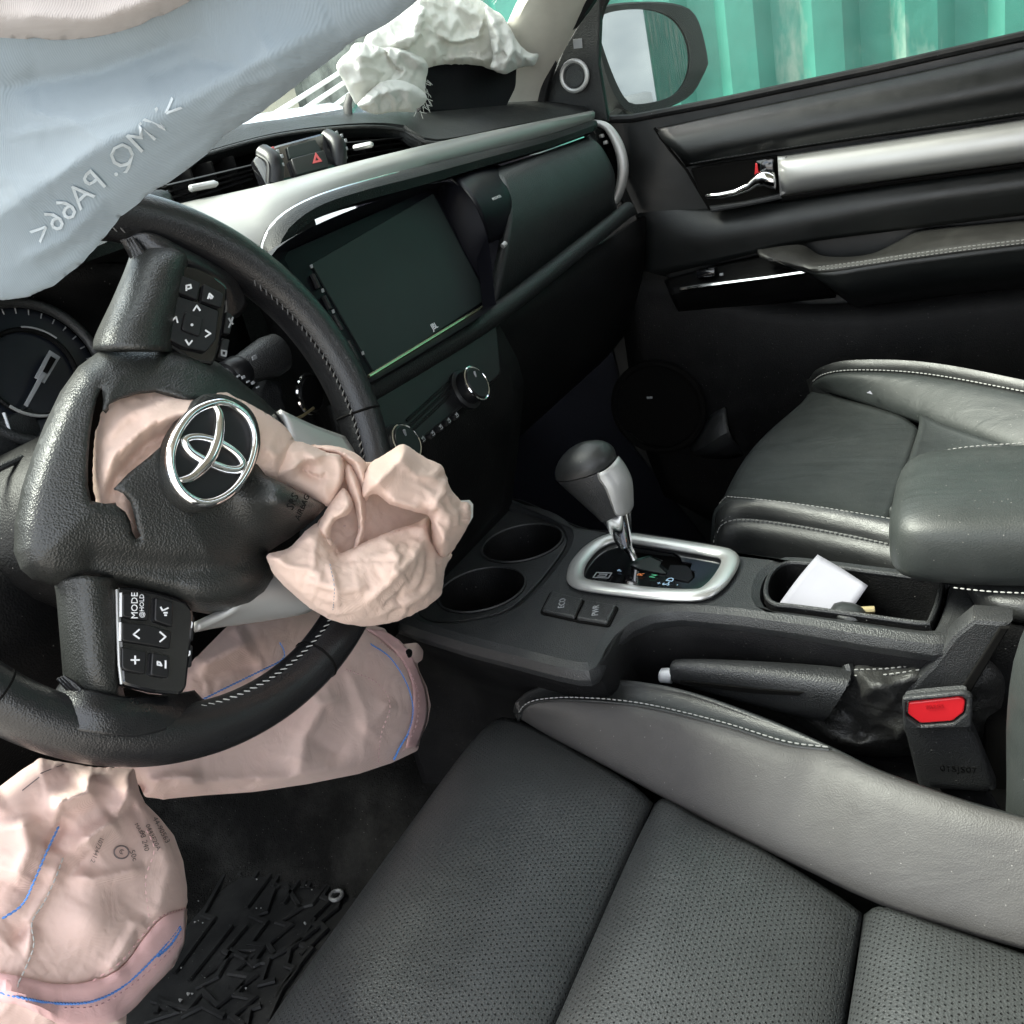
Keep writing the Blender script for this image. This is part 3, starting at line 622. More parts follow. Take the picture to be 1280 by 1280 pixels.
# air vent recess
vo = [(170, 262, .735), (220, 232, .735), (245, 200, .735), (345, 173, .715), (440, 162, .69), (500, 165, .665), (545, 182, .63)]
vu = [(170, 292, .715), (215, 262, .70), (270, 250, .69), (345, 234, .675), (440, 211, .655), (500, 196, .64), (545, 184, .625)]
rows = [YP(vo), [p + Vector((0, .05, -.003)) for p in YP(vo)], [p + Vector((0, .05, .003)) for p in YP(vu)], YP(vu)]
gmesh('vent_recess', net(rows, 10, 30), 'void', dash)
def vent(px0, px1, y0, y1, tab):
    v = box('air_vent', (PY(px0[0], px0[1], y0) + PY(px1[0], px1[1], y1)) / 2 + Vector((0, .03, 0)), (.01, .01, .01), 'dark', dash, bev=.001)
    for f in (-.55, -.15, .25, .65):
        a, b = PY(px0[0], px0[1] + f * 22, y0), PY(px1[0], px1[1] + f * 14, y1)
        tube('louvre', [a, (a + b) / 2, b], .0055, 'dark', v, n=6, flat=.25)
    a, b = PY(tab[0], tab[1], y0 - .018), PY(tab[2], tab[3], y1 - .018); dd = b - a
    tube('vent_tab', [a, a + dd * .03, a + dd * .3, a + dd * .9, b], [.002, .0042, .0042, .0042, .002], 'satin', v, n=8, flat=.8)
    for k in (.25, .5, .75):
        p = PY(px0[0] + (px1[0] - px0[0]) * k, px0[1] + (px1[1] - px0[1]) * k, y0 + .02)
        box('vane', p, (.003, .03, .04), 'void', v, bev=.001)
vent((205, 245), (312, 215), .70, .69, (237, 236, 272, 229))
vent((425, 192), (530, 178), .67, .645, (443, 185, 466, 180))
# clock pod between the vents
o_ = PY(370, 210, .655); pod_x = (PY(395, 205, .655) - PY(345, 217, .655)).normalized(); T = frame_of(o_, pod_x, Vector((0, .45, .9)))
def T2(px, py): q = T.inverted() @ PP(px, py, o_, T.col[2].to_3d()); return (q.x, q.y)
pod = plate('clock_pod', rounded([T2(318, 196), T2(340, 188), T2(395, 173), T2(415, 176), T2(428, 212), T2(334, 238)], .004), 'gloss', dash, (), T, .02, .003)
plate('clock_display', [T2(351, 193), T2(386, 183), T2(394, 197), T2(354, 207)], 'screen', pod, (), T @ Matrix.Translation((0, 0, .011)), .002, .0004)
plate('hazard_button', rounded([T2(354, 209), T2(395, 198), T2(402, 219), T2(361, 230)], .002), 'button', pod, (), T @ Matrix.Translation((0, 0, .012)), .006, .001)
hz = [T2(380, 216), T2(392, 213), T2(384, 202)]; cz = (sum(p[0] for p in hz) / 3, sum(p[1] for p in hz) / 3)
plate('hazard_triangle', hz, 'redlamp', pod, [[(cz[0] + (p[0] - cz[0]) * .35, cz[1] + (p[1] - cz[1]) * .35) for p in hz]], T @ Matrix.Translation((0, 0, .0156)), .0006, .0001)
for k, (px, py, sx) in enumerate(((331, 214, 1), (411, 193, 1))):
    a = T2(px - 6, py - 18); b = T2(px + 8, py + 20); c0 = Vector((a[0], a[1], .006)); c1 = Vector((b[0], b[1], .006)); cm2 = (c0 + c1) / 2 + Vector((0, 0, .010))
    dr = tube('dial_drum', [T @ p for p in cr([c0, cm2, c1], 14)], [.009] * 14, 'button', pod, n=12)
    for i in range(5):
        p = cr([c0, cm2, c1], 11)[2 * i + 1]; box('drum_mark', T @ (p + Vector((.004 if k == 0 else .005, 0, .0088))), (.0035, .002, .0035), 'greyprint' if i else 'redlamp' if k == 0 else 'greyprint', pod, bev=.0005)
    tube('drum_rim', [T @ (p + Vector((-.009 if k == 0 else .009, 0, 0))) for p in cr([c0, cm2, c1], 14)], .0016, 'button', pod, n=6)
# silver band and the bright line beneath it
ct_ = YP([(170, 290, .705), (215, 263, .69), (330, 238, .66), (430, 213, .64), (545, 184, .607), (650, 162, .575), (738, 146, .548)])
cf = YP([(255, 330, .60), (300, 318, .59), (333, 300, .578), (352, 268, .578), (400, 244, .575), (480, 217, .57), (600, 188, .562), (738, 152, .540)])
a_, b_ = cr(ct_, 50), cr(cf, 50)
G = [cr([a + Vector((0, .01, -.004)), a, a.lerp(b, .35) + Vector((0, -.004, .006)), a.lerp(b, .75) + Vector((0, -.006, .007)), b, b + Vector((0, .006, -.008))], 14) for a, b in zip(a_, b_)]
gmesh('silver_band', G, 'silverpaint', dash, sol=.004)
rl = [(331, 322, .555), (333, 305, .560), (344, 283, .563), (372, 261, .565), (420, 241, .565), (500, 218, .562), (600, 193, .557), (680, 173, .549), (742, 153, .533)]
tube('chrome_line', cr(YP(rl), 60), [.0046] * 20 + [.0032] * 20 + [.0024] * 20, 'chrome', dash, n=10, flat=.9)
bl = YP([(338, 345, .535), (345, 318, .54), (360, 293, .543), (395, 268, .545), (450, 249, .545), (520, 231, .543), (600, 207, .542), (680, 184, .537), (740, 163, .522)])
a_, b_ = cr(YP(rl), 50), cr(bl, 50)
G = [cr([a + Vector((0, .004, 0)), a.lerp(b, .4) + Vector((0, -.006, .003)), b + Vector((0, -.003, 0)), b + Vector((0, .03, -.004))], 8) for a, b in zip(a_, b_)]
gmesh('gloss_lip', G, 'dark', dash, sol=.003)
# centre screen in its deep surround
so = Vector((0, .486, -.185)); sn = Vector((0, -1, .36)).normalized()
SP = lambda x, y, k=0: PP(x, y, so + sn * k, sn)
inner = [SP(*p) for p in ((356, 324), (372, 308), (450, 273), (540, 236), (546, 238), (580, 312), (613, 374), (611, 379), (535, 427), (456, 474), (450, 472), (400, 395))]
outer = [SP(*p, .028) for p in ((340, 342), (352, 306), (440, 262), (548, 228), (582, 240), (608, 292), (618, 368), (616, 384), (540, 433), (454, 482), (440, 470), (385, 400))]
outer2 = [p + (p - SP(480, 360)).normalized() * .003 - sn * .02 for p in outer]
inner, outer, outer2 = cr(inner, 60, True), cr(outer, 60, True), cr(outer2, 60, True)
ring_loft('screen_surround', [outer2, outer, [o.lerp(i, .3) + sn * .002 for o, i in zip(outer, inner)], inner, [p - sn * .01 for p in inner]], 'surround', dash, cap=False)
Ts = frame_of(SP(480, 360), Vector((1, 0, 0)), Vector((0, .36, 1)))
def S2(x, y): q = Ts.inverted() @ SP(x, y); return (q.x, q.y)
scr = plate('screen_bezel', [S2(350, 318), S2(545, 232), S2(617, 378), S2(454, 480)], 'surround', dash, (), Ts @ Matrix.Translation((0, 0, -.004)), .008, .001)
plate('screen_glass', rounded([S2(388, 331), S2(540, 243), S2(608, 374), S2(466, 466)], .002), 'screen', scr, (), Ts @ Matrix.Translation((0, 0, .0008)), .002, .0003)
def bar(name, a, b, r, m, par, lift=.003): return tube(name, [Ts @ Vector((*S2(*a), lift)), Ts @ Vector((*S2(*b), lift))], r, m, par, n=8)
bar('lower_light_strip', (457, 473), (612, 378), .0018, mat('greenish_chrome_strip', (.62, .66, .42), .2, metal=.9), scr, .004)
for k, (a, b) in enumerate((((388, 345), (396, 362)), ((402, 372), (410, 388)), ((414, 396), (424, 414)), ((432, 428), (444, 452)))):
    bar('side_key', a, b, .0028, 'button', scr, .002)
for p in ((385, 336), (399, 366), (412, 392), (449, 444)):
    q = Ts @ Vector((*S2(*p), .0046)); box('key_mark', q, (.003, .0008, .003), 'greyprint', scr, bev=0)
text('JBL', Ts @ Matrix.Translation((*S2(541, 409), .0022)), .0085, 'white', scr, 'badge_lettering')
# glossy pod with its indicator label, right of the screen
G = net([[PY(x, y, yy) for x, y, yy in r] for r in (((560, 218, .562), (590, 208, .558), (622, 206, .552), (634, 213, .552)), ((575, 230, .530), (600, 222, .526), (630, 221, .522), (641, 230, .526)), ((592, 250, .508), (612, 246, .504), (634, 243, .501), (645, 250, .506)), ((603, 272, .500), (620, 270, .497), (636, 267, .495), (644, 268, .500)), ((611, 304, .503), (622, 300, .500), (634, 296, .499), (640, 292, .506)))], 20, 16)
gp = gmesh('gloss_pod', G, 'surround', dash, sol=.004)
tl = frame_of(PY(621, 247, .486), Vector((1, 0, .0)), Vector((0, .45, 1)))
text('PASSENGER', tl, .0042, 'greyprint', gp, 'indicator_lettering')
tube('pod_button', [PY(628, 308, .492), PY(632, 304, .490)], .003, 'satin', gp)
# upper glove box lid and side vent
rows = [YP(r) for r in ([(605, 214, .548), (680, 190, .54), (735, 170, .53)], [(628, 226, .515), (690, 203, .508), (752, 184, .50)], [(636, 270, .495), (700, 246, .487), (768, 216, .482)], [(628, 330, .492), (700, 286, .486), (768, 246, .482)], [(618, 388, .502), (700, 322, .50), (772, 262, .496)])]
gmesh('glove_box_lid', net(rows, 24, 30), 'dash', dash, sol=.01)
sv = [PX(x, y, xx) for x, y, xx in ((742, 152, .64), (760, 160, .642), (774, 184, .640), (779, 212, .638), (774, 240, .636), (764, 260, .634), (757, 272, .632))]
n2 = 30; tube('side_vent_ring', cr(sv, n2), [.003 + .0055 * math.sin(math.pi * i / (n2 - 1)) ** .7 for i in range(n2)], 'satin', dash, n=12)
G = net([[PX(742, 158, .62), PX(748, 190, .61), PX(752, 240, .61), PX(754, 268, .62)], [PX(752, 164, .66), PX(762, 195, .67), PX(764, 240, .66), PX(757, 268, .64)], [PX(758, 162, .645), PX(774, 190, .645), PX(774, 240, .64), PX(758, 270, .635)]], 8, 14)
gmesh('side_vent', G, 'void', dash)
for x, y in ((752, 170), (757, 178)): box('vent_clip', PX(x, y, .632), (.008, .006, .005), 'satin', dash, bev=.001)
# ledge and lower dash
tube('ledge', cr(YP([(440, 500, .492), (540, 442, .488), (618, 394, .485), (700, 330, .483), (785, 262, .480)]), 30), .011, 'dash', dash, n=12)
G = net([[Vector((x, yy, zz)) for x in (-.16, 0, .2, .4, .62, .725)] for yy, zz in ((.50, -.20), (.505, -.25), (.535, -.34), (.60, -.42), (.70, -.46), (1.0, -.45))], 20, 24)
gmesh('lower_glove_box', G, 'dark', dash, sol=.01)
G = net([[Vector((xx, .505, -.19)), Vector((xx, .56, -.05)), Vector((xx, .66, -.02)), Vector((xx + .0, .9, -.02))] for xx in (.66, .69)], 4, 10)
gmesh('dash_end', G, 'dash', dash, sol=.006)
# climate panel with knobs and keys
co = PY(545, 505, .475); cn = Vector((0, -1, .42)).normalized(); Tc = frame_of(co, Vector((1, 0, 0)), Vector((0, .42, 1)))
def C2(x, y): q = Tc.inverted() @ PP(x, y, co, cn); return (q.x, q.y)
cp = plate('climate_panel', rounded([C2(430, 505), C2(618, 400), C2(625, 470), C2(480, 590)], .006), 'button', dash, (), Tc @ Matrix.Translation((0, 0, -.004)), .014, .003)
gmesh('stack_face', net([[Vector((x, yy, zz)) for x in (-.16, 0, .14)] for yy, zz in ((.497, -.20), (.475, -.27), (.49, -.33), (.53, -.45))], 10, 10), 'dark', dash, sol=.008)
def knob(px, py, r, d):
    q = Vector((*C2(px, py), .003)); k = ring_loft('climate_knob', [[Tc @ (q + Vector((math.cos(a) * rr, math.sin(a) * rr, z))) for a in [2 * math.pi * i / 32 for i in range(32)]] for rr, z in ((r * 1.12, 0), (r * 1.12, .004), (r * .92, .006), (r * .9, d - .003), (r * .82, d), (r * .1, d))], 'button', cp)
    tube('knob_ring', [Tc @ (q + Vector((math.cos(a) * r * .93, math.sin(a) * r * .93, d - .002))) for a in [2 * math.pi * i / 36 for i in range(36)]], .0012, 'chrome', cp, closed=True, n=6)
    box('knob_mark', Tc @ (q + Vector((r * .1, r * .45, d + .0005))), (.0022, .002, .006), 'greyprint', cp, bev=.0004)
knob(577, 490, .0185, .020); knob(496, 560, .018, .012)
for i, (x, y) in enumerate(((522, 553), (534, 546), (544, 538), (554, 530), (564, 523))):
    q = Vector((*C2(x, y), .0035)); kb = box('climate_key', Tc @ q, (.009, .007, .005), 'button', cp, bev=.001)
    strokes('key_mark', [[(-.002, -.0015), (.002, -.0015), (.002, .0015), (-.002, .0015)], [(-.001, .0), (.0018, .0025)]], lambda a, b, q=q: Tc @ (q + Vector((a, b, .0042))), .0007, 'greyprint', cp)
for f in (0, .25, .5): a, b = C2(505 + 8 * f, 528 + 30 * f), C2(560, 478 + 34 * f); tube('slot', [Tc @ Vector((*a, .003)), Tc @ Vector((*b, .003))], .0016, 'dark', cp, n=6)
# passenger airbag lid standing open on the dash top
lid = [PY(x, y, yy) for x, y, yy in ((526, 70, .675), (640, 80, .64), (640, 112, .635), (628, 139, .635), (522, 142, .67))]
pa = lid[0:1]
nrm = (lid[1] - lid[0]).cross(lid[4] - lid[0]).normalized()
Tl = frame_of(lid[4], lid[3] - lid[4], lid[0] - lid[4])
L2 = [((Tl.inverted() @ p).x, (Tl.inverted() @ p).y) for p in lid]
plate('airbag_lid', rounded(L2, .008), mat('lid_foam_back', (.004, .004, .005), .7, spec=.12, bumps=(('noise', 200, .3, .002),)), dash, (), Tl, .012, .003)
# driver's side: cowl, knee panel, instruments
gmesh('instrument_cowl', net([YP([(-150, 380, .80), (0, 340, .80), (120, 300, .78), (190, 262, .74), (225, 262, .70)]), YP([(-150, 350, .70), (0, 318, .68), (110, 282, .66), (175, 240, .66), (210, 238, .67)]), YP([(-150, 372, .60), (0, 345, .58), (100, 320, .58), (190, 285, .60), (240, 300, .62)]), YP([(-150, 385, .62), (0, 360, .60), (100, 335, .60), (200, 310, .61), (260, 318, .63)])], 16, 24), 'dark', dash, sol=.006)
io = PY(30, 460, .70); inn = Vector((-.12, -1, .30)).normalized(); Ti = frame_of(io, Vector((1, -.12, 0)), Vector((0, .30, 1)))
def I2(x, y): q = Ti.inverted() @ PP(x, y, io, inn); return (q.x, q.y)
gmesh('instrument_bowl', net([YP([(-200, 330, .72), (0, 330, .70), (130, 330, .66), (280, 330, .64)]), YP([(-200, 450, .74), (0, 450, .73), (140, 450, .70), (320, 450, .66)]), YP([(-200, 640, .72), (0, 640, .70), (160, 620, .67), (350, 600, .62)]), YP([(-200, 760, .66), (0, 740, .64), (160, 700, .62), (350, 640, .58)])], 14, 18), 'dark', dash, sol=.004)
ic = Vector((*I2(34, 470), .012))
ri = tube('gauge_rim', [Ti @ (ic + Vector((math.cos(a) * .058, math.sin(a) * .058, 0))) for a in [2 * math.pi * i / 56 for i in range(56)]], .0045, 'plastic', dash, closed=True, n=10)
plate('gauge_face', [(ic.x + math.cos(a) * .056, ic.y + math.sin(a) * .056) for a in [2 * math.pi * i / 48 for i in range(48)]], mat('gauge_black', (.008, .010, .015), .35), ri, (), Ti @ Matrix.Translation((0, 0, .004)), .004, .001)
tube('gauge_inner_ring', [Ti @ (ic + Vector((math.cos(a) * .036, math.sin(a) * .036, -.003))) for a in [2 * math.pi * i / 48 for i in range(48)]], .0022, 'dark', ri, closed=True, n=8)
tube('gauge_arc', [Ti @ (ic + Vector((math.cos(a) * .037, math.sin(a) * .037, .001))) for a in [math.radians(-150 + 5 * i) for i in range(22)]], .0014, 'satin', ri, n=6)
tube('gauge_arc', [Ti @ (ic + Vector((math.cos(a) * .037, math.sin(a) * .037, .001))) for a in [math.radians(30 + 4 * i) for i in range(12)]], .0008, 'greyprint', ri, n=6)
def quadbar(a, b, w0, w1, m, par, name, z=.012):
    A, B = Vector((*I2(*a), 0)), Vector((*I2(*b), 0)); d = (B - A).normalized(); s = Vector((-d.y, d.x, 0))
    return plate(name, [(A - s * w0)[:2], (B - s * w1)[:2], (B + s * w1)[:2], (A + s * w0)[:2]], m, par, (), Ti @ Matrix.Translation((0, 0, z)), .002, .0004)
quadbar((22, 514), (44, 474), .0014, .0018, 'greyprint', ri, 'gauge_needle', .016)
quadbar((40, 482), (59, 449), .0042, .0048, 'greyprint', ri, 'needle_tail', .0145)
quadbar((46, 473), (56, 455), .0018, .0022, 'void', ri, 'tail_slot', .0165)
for k in range(24):
    a = math.radians(215 - k * 11); p0, p1 = ic + Vector((math.cos(a) * .050, math.sin(a) * .050, -.005)), ic + Vector((math.cos(a) * .0545, math.sin(a) * .0545, -.005))
    tube('gauge_tick', [Ti @ p0, Ti @ p1], .0006, 'greyprint', ri, n=4)
box('lower_display', Ti @ Vector((*I2(8, 545), .008)), (.05, .006, .026), 'plastic', dash, mtx=None, bev=.003)
tube('display_edge', [Ti @ Vector((*I2(-4, 522), .014)), Ti @ Vector((*I2(6, 552), .014))], .0012, 'white', dash, n=6)
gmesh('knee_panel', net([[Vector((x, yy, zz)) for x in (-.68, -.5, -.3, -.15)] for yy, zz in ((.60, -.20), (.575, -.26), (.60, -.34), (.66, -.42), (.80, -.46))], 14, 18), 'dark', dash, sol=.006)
tube('knee_trim', YP([(-40, 610, .60), (0, 585, .60), (28, 572, .60)]), .0025, 'plastic', dash)
# start button ring and a small tan strip behind the rim
sb = PY(388, 492, .545)
rg = tube('start_button_ring', [sb + Vector((math.cos(a) * .017, 0, math.sin(a) * .017)) for a in [2 * math.pi * i / 30 for i in range(30)]], .0022, 'chrome', dash, closed=True)
plate('start_button', [(math.cos(a) * .0155, math.sin(a) * .0155) for a in [2 * math.pi * i / 30 for i in range(30)]], 'button', rg, (), frame_of(sb, (1, 0, 0), (0, 0, 1)), .006, .001)
tube('tan_strip', YP([(362, 527, .54), (378, 520, .54), (392, 510, .54)]), .0014, 'brass', dash)
gmesh('stack_side', net([YP([(330, 330, .56), (380, 420, .53), (440, 500, .50), (500, 590, .50)]), YP([(300, 330, .62), (345, 430, .60), (390, 520, .58), (440, 620, .58)])], 6, 14), 'dark', dash, sol=.004)
# ================================================================== centre console
ZT = -.434
con = thing('centre_console', (0, .25, -.82), 'black grained console between the seats with two empty cup holders and a stitched armrest lid', 'console')
def Z2(x, y, z=ZT): q = PZ(x, y, z); return (q.x, q.y)
def zplate(name, px, m, z=ZT, th=.012, bev=.004, r=0, holes=(), par=con):
    o = [Z2(*p, z) for p in px]; o = rounded(o, r) if r else o
    return plate(name, o, m, par, [[Z2(*p, z) for p in h] for h in holes], Matrix.Translation((0, 0, z - th / 2)), th, bev)
cup_tray = smooth_poly([(520, 700), (560, 650), (610, 633), (640, 634), (680, 644), (702, 660), (704, 680), (680, 715), (655, 742), (630, 760), (590, 770), (540, 772), (518, 750)], 48)
bin_px = smooth_poly([(954, 745), (958, 722), (975, 706), (1000, 704), (1080, 714), (1172, 726), (1180, 732), (1176, 755), (1166, 778), (1155, 782), (1080, 772), (990, 760), (965, 757)], 56)
gear_hole = smooth_poly([(728, 716), (742, 694), (765, 678), (810, 680), (890, 690), (905, 700), (898, 722), (872, 738), (820, 738), (750, 730)], 48)
top_px = [(500, 690), (560, 628), (640, 620), (690, 640), (722, 655), (770, 663), (916, 688), (1060, 704), (1206, 716), (1250, 725), (1225, 775), (1206, 797), (1190, 803), (1165, 804), (1080, 792), (1000, 779), (920, 768), (850, 762), (815, 766), (790, 776), (772, 791), (761, 806), (755, 820), (748, 831), (736, 837), (720, 837), (690, 831), (640, 818), (580, 803), (520, 785), (480, 770)]
zplate('top_panel', top_px, 'plastic', holes=[cup_tray, bin_px, gear_hole], th=.022, bev=.0105)
# cup holder tray, its two wells
def ell(cx, cy, rx, z, n=40): c = PZ(cx, cy, z); return c, [(c.x + math.cos(a) * rx, c.y + math.sin(a) * rx) for a in [2 * math.pi * i / n for i in range(n)]]
zc_ = ZT - .007
c1, e1 = ell(653, 679, .047, zc_); c2, e2 = ell(602, 737, .047, zc_)
tr = [Z2(*p, zc_) for p in cup_tray]; tc3 = (sum(p[0] for p in tr) / len(tr), sum(p[1] for p in tr) / len(tr))
plate('cup_tray', [(tc3[0] + (p[0] - tc3[0]) * 1.04, tc3[1] + (p[1] - tc3[1]) * 1.04) for p in tr], 'plastic', con, [e1, e2], Matrix.Translation((0, 0, zc_ - .003)), .006, .001)
for c in (c1, c2):
    h = ring_loft('cup_holder', [[Vector((c.x + math.cos(a) * r, c.y + math.sin(a) * r, zc_ + z)) for a in [2 * math.pi * i / 40 for i in range(40)]] for r, z in ((.0475, -.003), (.0468, .0005), (.0455, .001), (.0445, -.004), (.041, -.07), (.036, -.074), (.002, -.074))], 'dark', con, cap=False)
    tube('cup_rim', [Vector((c.x + math.cos(a) * .0462, c.y + math.sin(a) * .0462, zc_ + .0012)) for a in [2 * math.pi * i / 44 for i in range(44)]], .0012, 'plastic', h, closed=True, n=6)
# body below the top
edge = [(440, 758), (480, 770), (520, 786), (580, 804), (640, 819), (690, 832), (720, 838), (736, 838), (748, 832), (755, 821), (762, 807), (773, 792), (792, 777), (816, 767), (850, 763), (920, 769), (1000, 780), (1080, 793), (1165, 805), (1210, 806)]
E0 = cr([PZ(*p, ZT - .006) for p in edge], 70)
G = []
for p in E0:
    k = min(1, max(0, (-.085 - p.x) / .05)); G.append([p + Vector((.004, 0, .002)), p + Vector((.003 + .005 * k, 0, -.016)), p + Vector((.006 + .018 * k, 0, -.05)), p + Vector((.010 + .050 * k, 0, -.12)), p + Vector((.012 + .07 * k, 0, -.40))])
gmesh('side_wall', [cr(r, 12) for r in G], mat('side_wall_plastic', (.005, .005, .0055), .5, spec=.16, bumps=(('cell', 700, .3, .0008),), dust=.03), con, sol=.004)
far = cr([PZ(*p, ZT - .006) for p in ((560, 630), (640, 622), (722, 657), (770, 665), (916, 690), (1060, 706), (1206, 718), (1300, 728))], 40)
gmesh('far_side_wall', [[p, p + Vector((-.004, 0, -.1)), p + Vector((-.004, 0, -.4))] for p in far], 'dark', con, sol=.004)
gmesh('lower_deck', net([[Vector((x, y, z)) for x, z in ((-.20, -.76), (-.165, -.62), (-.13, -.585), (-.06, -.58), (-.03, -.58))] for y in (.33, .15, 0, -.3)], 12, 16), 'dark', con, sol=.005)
box('rear_block', (0, -.16, -.58), (.16, .36, .30), 'dark', con, bev=.02)
# open bin behind the lever
b0 = [PZ(*p, ZT) for p in bin_px]; bc = sum(b0, Vector()) / len(b0)
sc = lambda k, dz: [Vector((bc.x + (p.x - bc.x) * k, bc.y + (p.y - bc.y) * k, ZT + dz)) for p in b0]
bn = ring_loft('storage_bin', [sc(1.0, -.006), sc(.985, .0015), sc(.95, .0015), sc(.935, -.003), sc(.93, -.012), sc(.92, -.045), sc(.88, -.05), sc(.3, -.05), sc(.01, -.05)], 'dark', con, cap=False)
tube('bin_lip', cr(sc(.965, .001), 60, True), .0022, 'plastic', bn, closed=True)
# drive mode keys
for s, px in (('ECO', [(690, 743), (729, 753), (719, 776), (678, 767)]), ('PWR', [(732, 754), (771, 761), (760, 783), (721, 777)])):
    q = [PZ(*p, ZT) for p in px]; c = sum(q, Vector()) / 4
    kb = plate('mode_key', rounded([(p.x, p.y) for p in q], .003), 'plastic', con, (), Matrix.Translation((0, 0, ZT + .001)), .007, .0018)
    plate('key_gap', rounded([(c.x + (p.x - c.x) * 1.13, c.y + (p.y - c.y) * 1.13) for p in q], .0040), 'void', con, (), Matrix.Translation((0, 0, ZT + .0008)), .002, .0005)
    text(s, frame_of(c + Vector((0, 0, .0049)), Vector((.96, .28, 0)), Vector((-.28, .96, 0))), .0088, 'greyprint', kb, 'key_lettering')
# selector gate: satin ring, glossy plate, zigzag slot, position marks
gr = [(719, 719), (724, 703), (741, 684), (764, 673), (790, 673), (890, 689), (910, 695), (912, 706), (900, 726), (884, 740), (868, 744), (830, 743), (780, 738), (735, 732), (722, 727)]
gz = tube('gear_surround', cr([PZ(*p, ZT + .004) for p in gr], 72, True), .0088, 'ringsilver', con, closed=True, n=16, flat=.5, up=Vector((0, 0, 1)))
tube('surround_shadow_ring', cr([PZ(*p, ZT - .001) for p in [(714, 721), (720, 700), (738, 681), (762, 669), (792, 669), (892, 685), (916, 692), (919, 706), (905, 730), (887, 747), (868, 751), (830, 750), (780, 745), (732, 738), (717, 731)]], 72, True), .0035, 'dark', con, closed=True, n=8)
slot = [(776, 683), (782, 690), (793, 699), (800, 697), (812, 694), (828, 700), (826, 705), (836, 713), (832, 719), (862, 726), (868, 722), (868, 714), (862, 712), (865, 704), (852, 702), (850, 696), (840, 690), (792, 682)]
gate = zplate('gate_plate', gear_hole, 'gloss', z=ZT + .001, th=.003, bev=.0004, holes=[slot]); gate['label'] = 'glossy gate plate with a zigzag slot'
zplate('slot_floor', [(740, 690), (790, 674), (900, 690), (895, 715), (860, 735), (760, 722)], 'void', z=ZT - .012, th=.003, bev=.0005)
zplate('gate_tongue', [(795, 701), (812, 696), (826, 702), (824, 708), (832, 716), (826, 716), (800, 711), (788, 706)], mat('gate_metal', (.05, .055, .055), .3, metal=.6), z=ZT + .0028, th=.0012, bev=.0003, par=gate)
zplate('gate_shutter', [(838, 706), (858, 707), (864, 712), (866, 722), (860, 727), (832, 721)], 'surround', z=ZT + .0022, th=.0012, bev=.0003, par=gate)
for i, (px, py, s, m, sz) in enumerate(((775, 713, 'P', 'bluewhite', .007), (801, 718, 'R', 'orange', .009), (817, 720, 'N', 'green', .009), (836, 727, 'S-D', 'bluewhite', .010), (824, 729, '+', 'bluewhite', .007), (846, 731, '-', 'bluewhite', .007))):
    text(s, frame_of(PZ(px, py, ZT + .0028), Vector((.98, -.18, 0)), Vector((.18, .98, 0))), sz, m, gate, 'position_lettering')
for px, py, w_ in ((801, 723, .011), (817, 725, .010)): pass
strokes('lock_mark', [[(-.008, -.005), (.008, -.005), (.008, .005), (-.008, .005), (-.008, -.005)], [(-.004, -.002), (.004, -.002), (.004, .002), (-.004, .002)]], lambda a, b: PZ(753, 719, ZT + .0028) + Vector((b, -a, 0)), .0011, 'greyprint', gate)
# armrest lid and the plate under it
AR = 28
def sup(cx, cy, cz, hx, hz, e=3.2, n=AR):
    o = []
    for i in range(n):
        a = 2 * math.pi * i / n; c, s = math.cos(a), math.sin(a)
        o.append(Vector((cx + hx * math.copysign(abs(c) ** (2 / e), c), cy, cz + hz * math.copysign(abs(s) ** (2 / e), s))))
    return o
rings = []
for y, k in ((.080, .05), (.079, .40), (.076, .66), (.068, .85), (.054, .95), (.030, .99), (0, 1), (-.08, 1.02), (-.2, 1.02), (-.33, .98), (-.345, .8), (-.35, .3)):
    rings.append(sup(.004, y, -.377 - .010 * (1 - k) + max(0, -y) * .03, .084 * k ** .7, .037 * k ** .8, 3.4))
al = ring_loft('armrest_lid', rings, 'seat_plain', con, sub=1)
rings = [sup(.0, y, -.423, .084 * k, .021 * k, 2.6) for y, k in ((.026, .1), (.022, .55), (.010, .85), (-.012, 1), (-.1, 1.02), (-.3, 1), (-.33, .4))]
ring_loft('armrest_base', rings, 'leather', con, sub=1)
ln = [Vector((-.081, y, z)) for y, z in ((.028, -.408), (.0, -.408), (-.05, -.407), (-.2, -.405))]
stitches(cr([Vector((-.0775, .03, -.402)), Vector((-.0815, 0, -.402)), Vector((-.083, -.05, -.4005)), Vector((-.083, -.2, -.396))], 20), Vector((-1, 0, 0)), 'thread', al)
ln2 = [Vector((x, y, z)) for x, y, z in ((.030, .070, -.352), (.060, .060, -.352), (.074, .03, -.349), (.078, -.03, -.347), (.079, -.2, -.341))]
stitches(cr(ln2, 30), Vector((.6, 0, .8)), 'thread', al)
# hinge bracket behind the hand brake
def xplate(name, px, m, x, th, par, bev=.003, r=0):
    o = [(-q.y, q.z) for q in (PX(a, b, x) for a, b in px)]; o = rounded(o, r) if r else o
    return plate(name, o, m, par, (), Matrix(((0, 0, -1, x + th / 2), (-1, 0, 0, 0), (0, 1, 0, 0), (0, 0, 0, 1))), th, bev)
xplate('hinge_bracket', [(1216, 774), (1266, 778), (1258, 795), (1215, 860), (1160, 930), (1120, 920), (1128, 868), (1165, 830), (1190, 795)], 'plastic', -.108, .024, con, .004)
xplate('bracket_joint', [(1250, 785), (1262, 785), (1205, 880), (1190, 880)], 'void', -.122, .004, con, .001)
box('rear_gap_liner', (-.03, -.14, -.66), (.13, .3, .3), 'void', con, bev=.01)
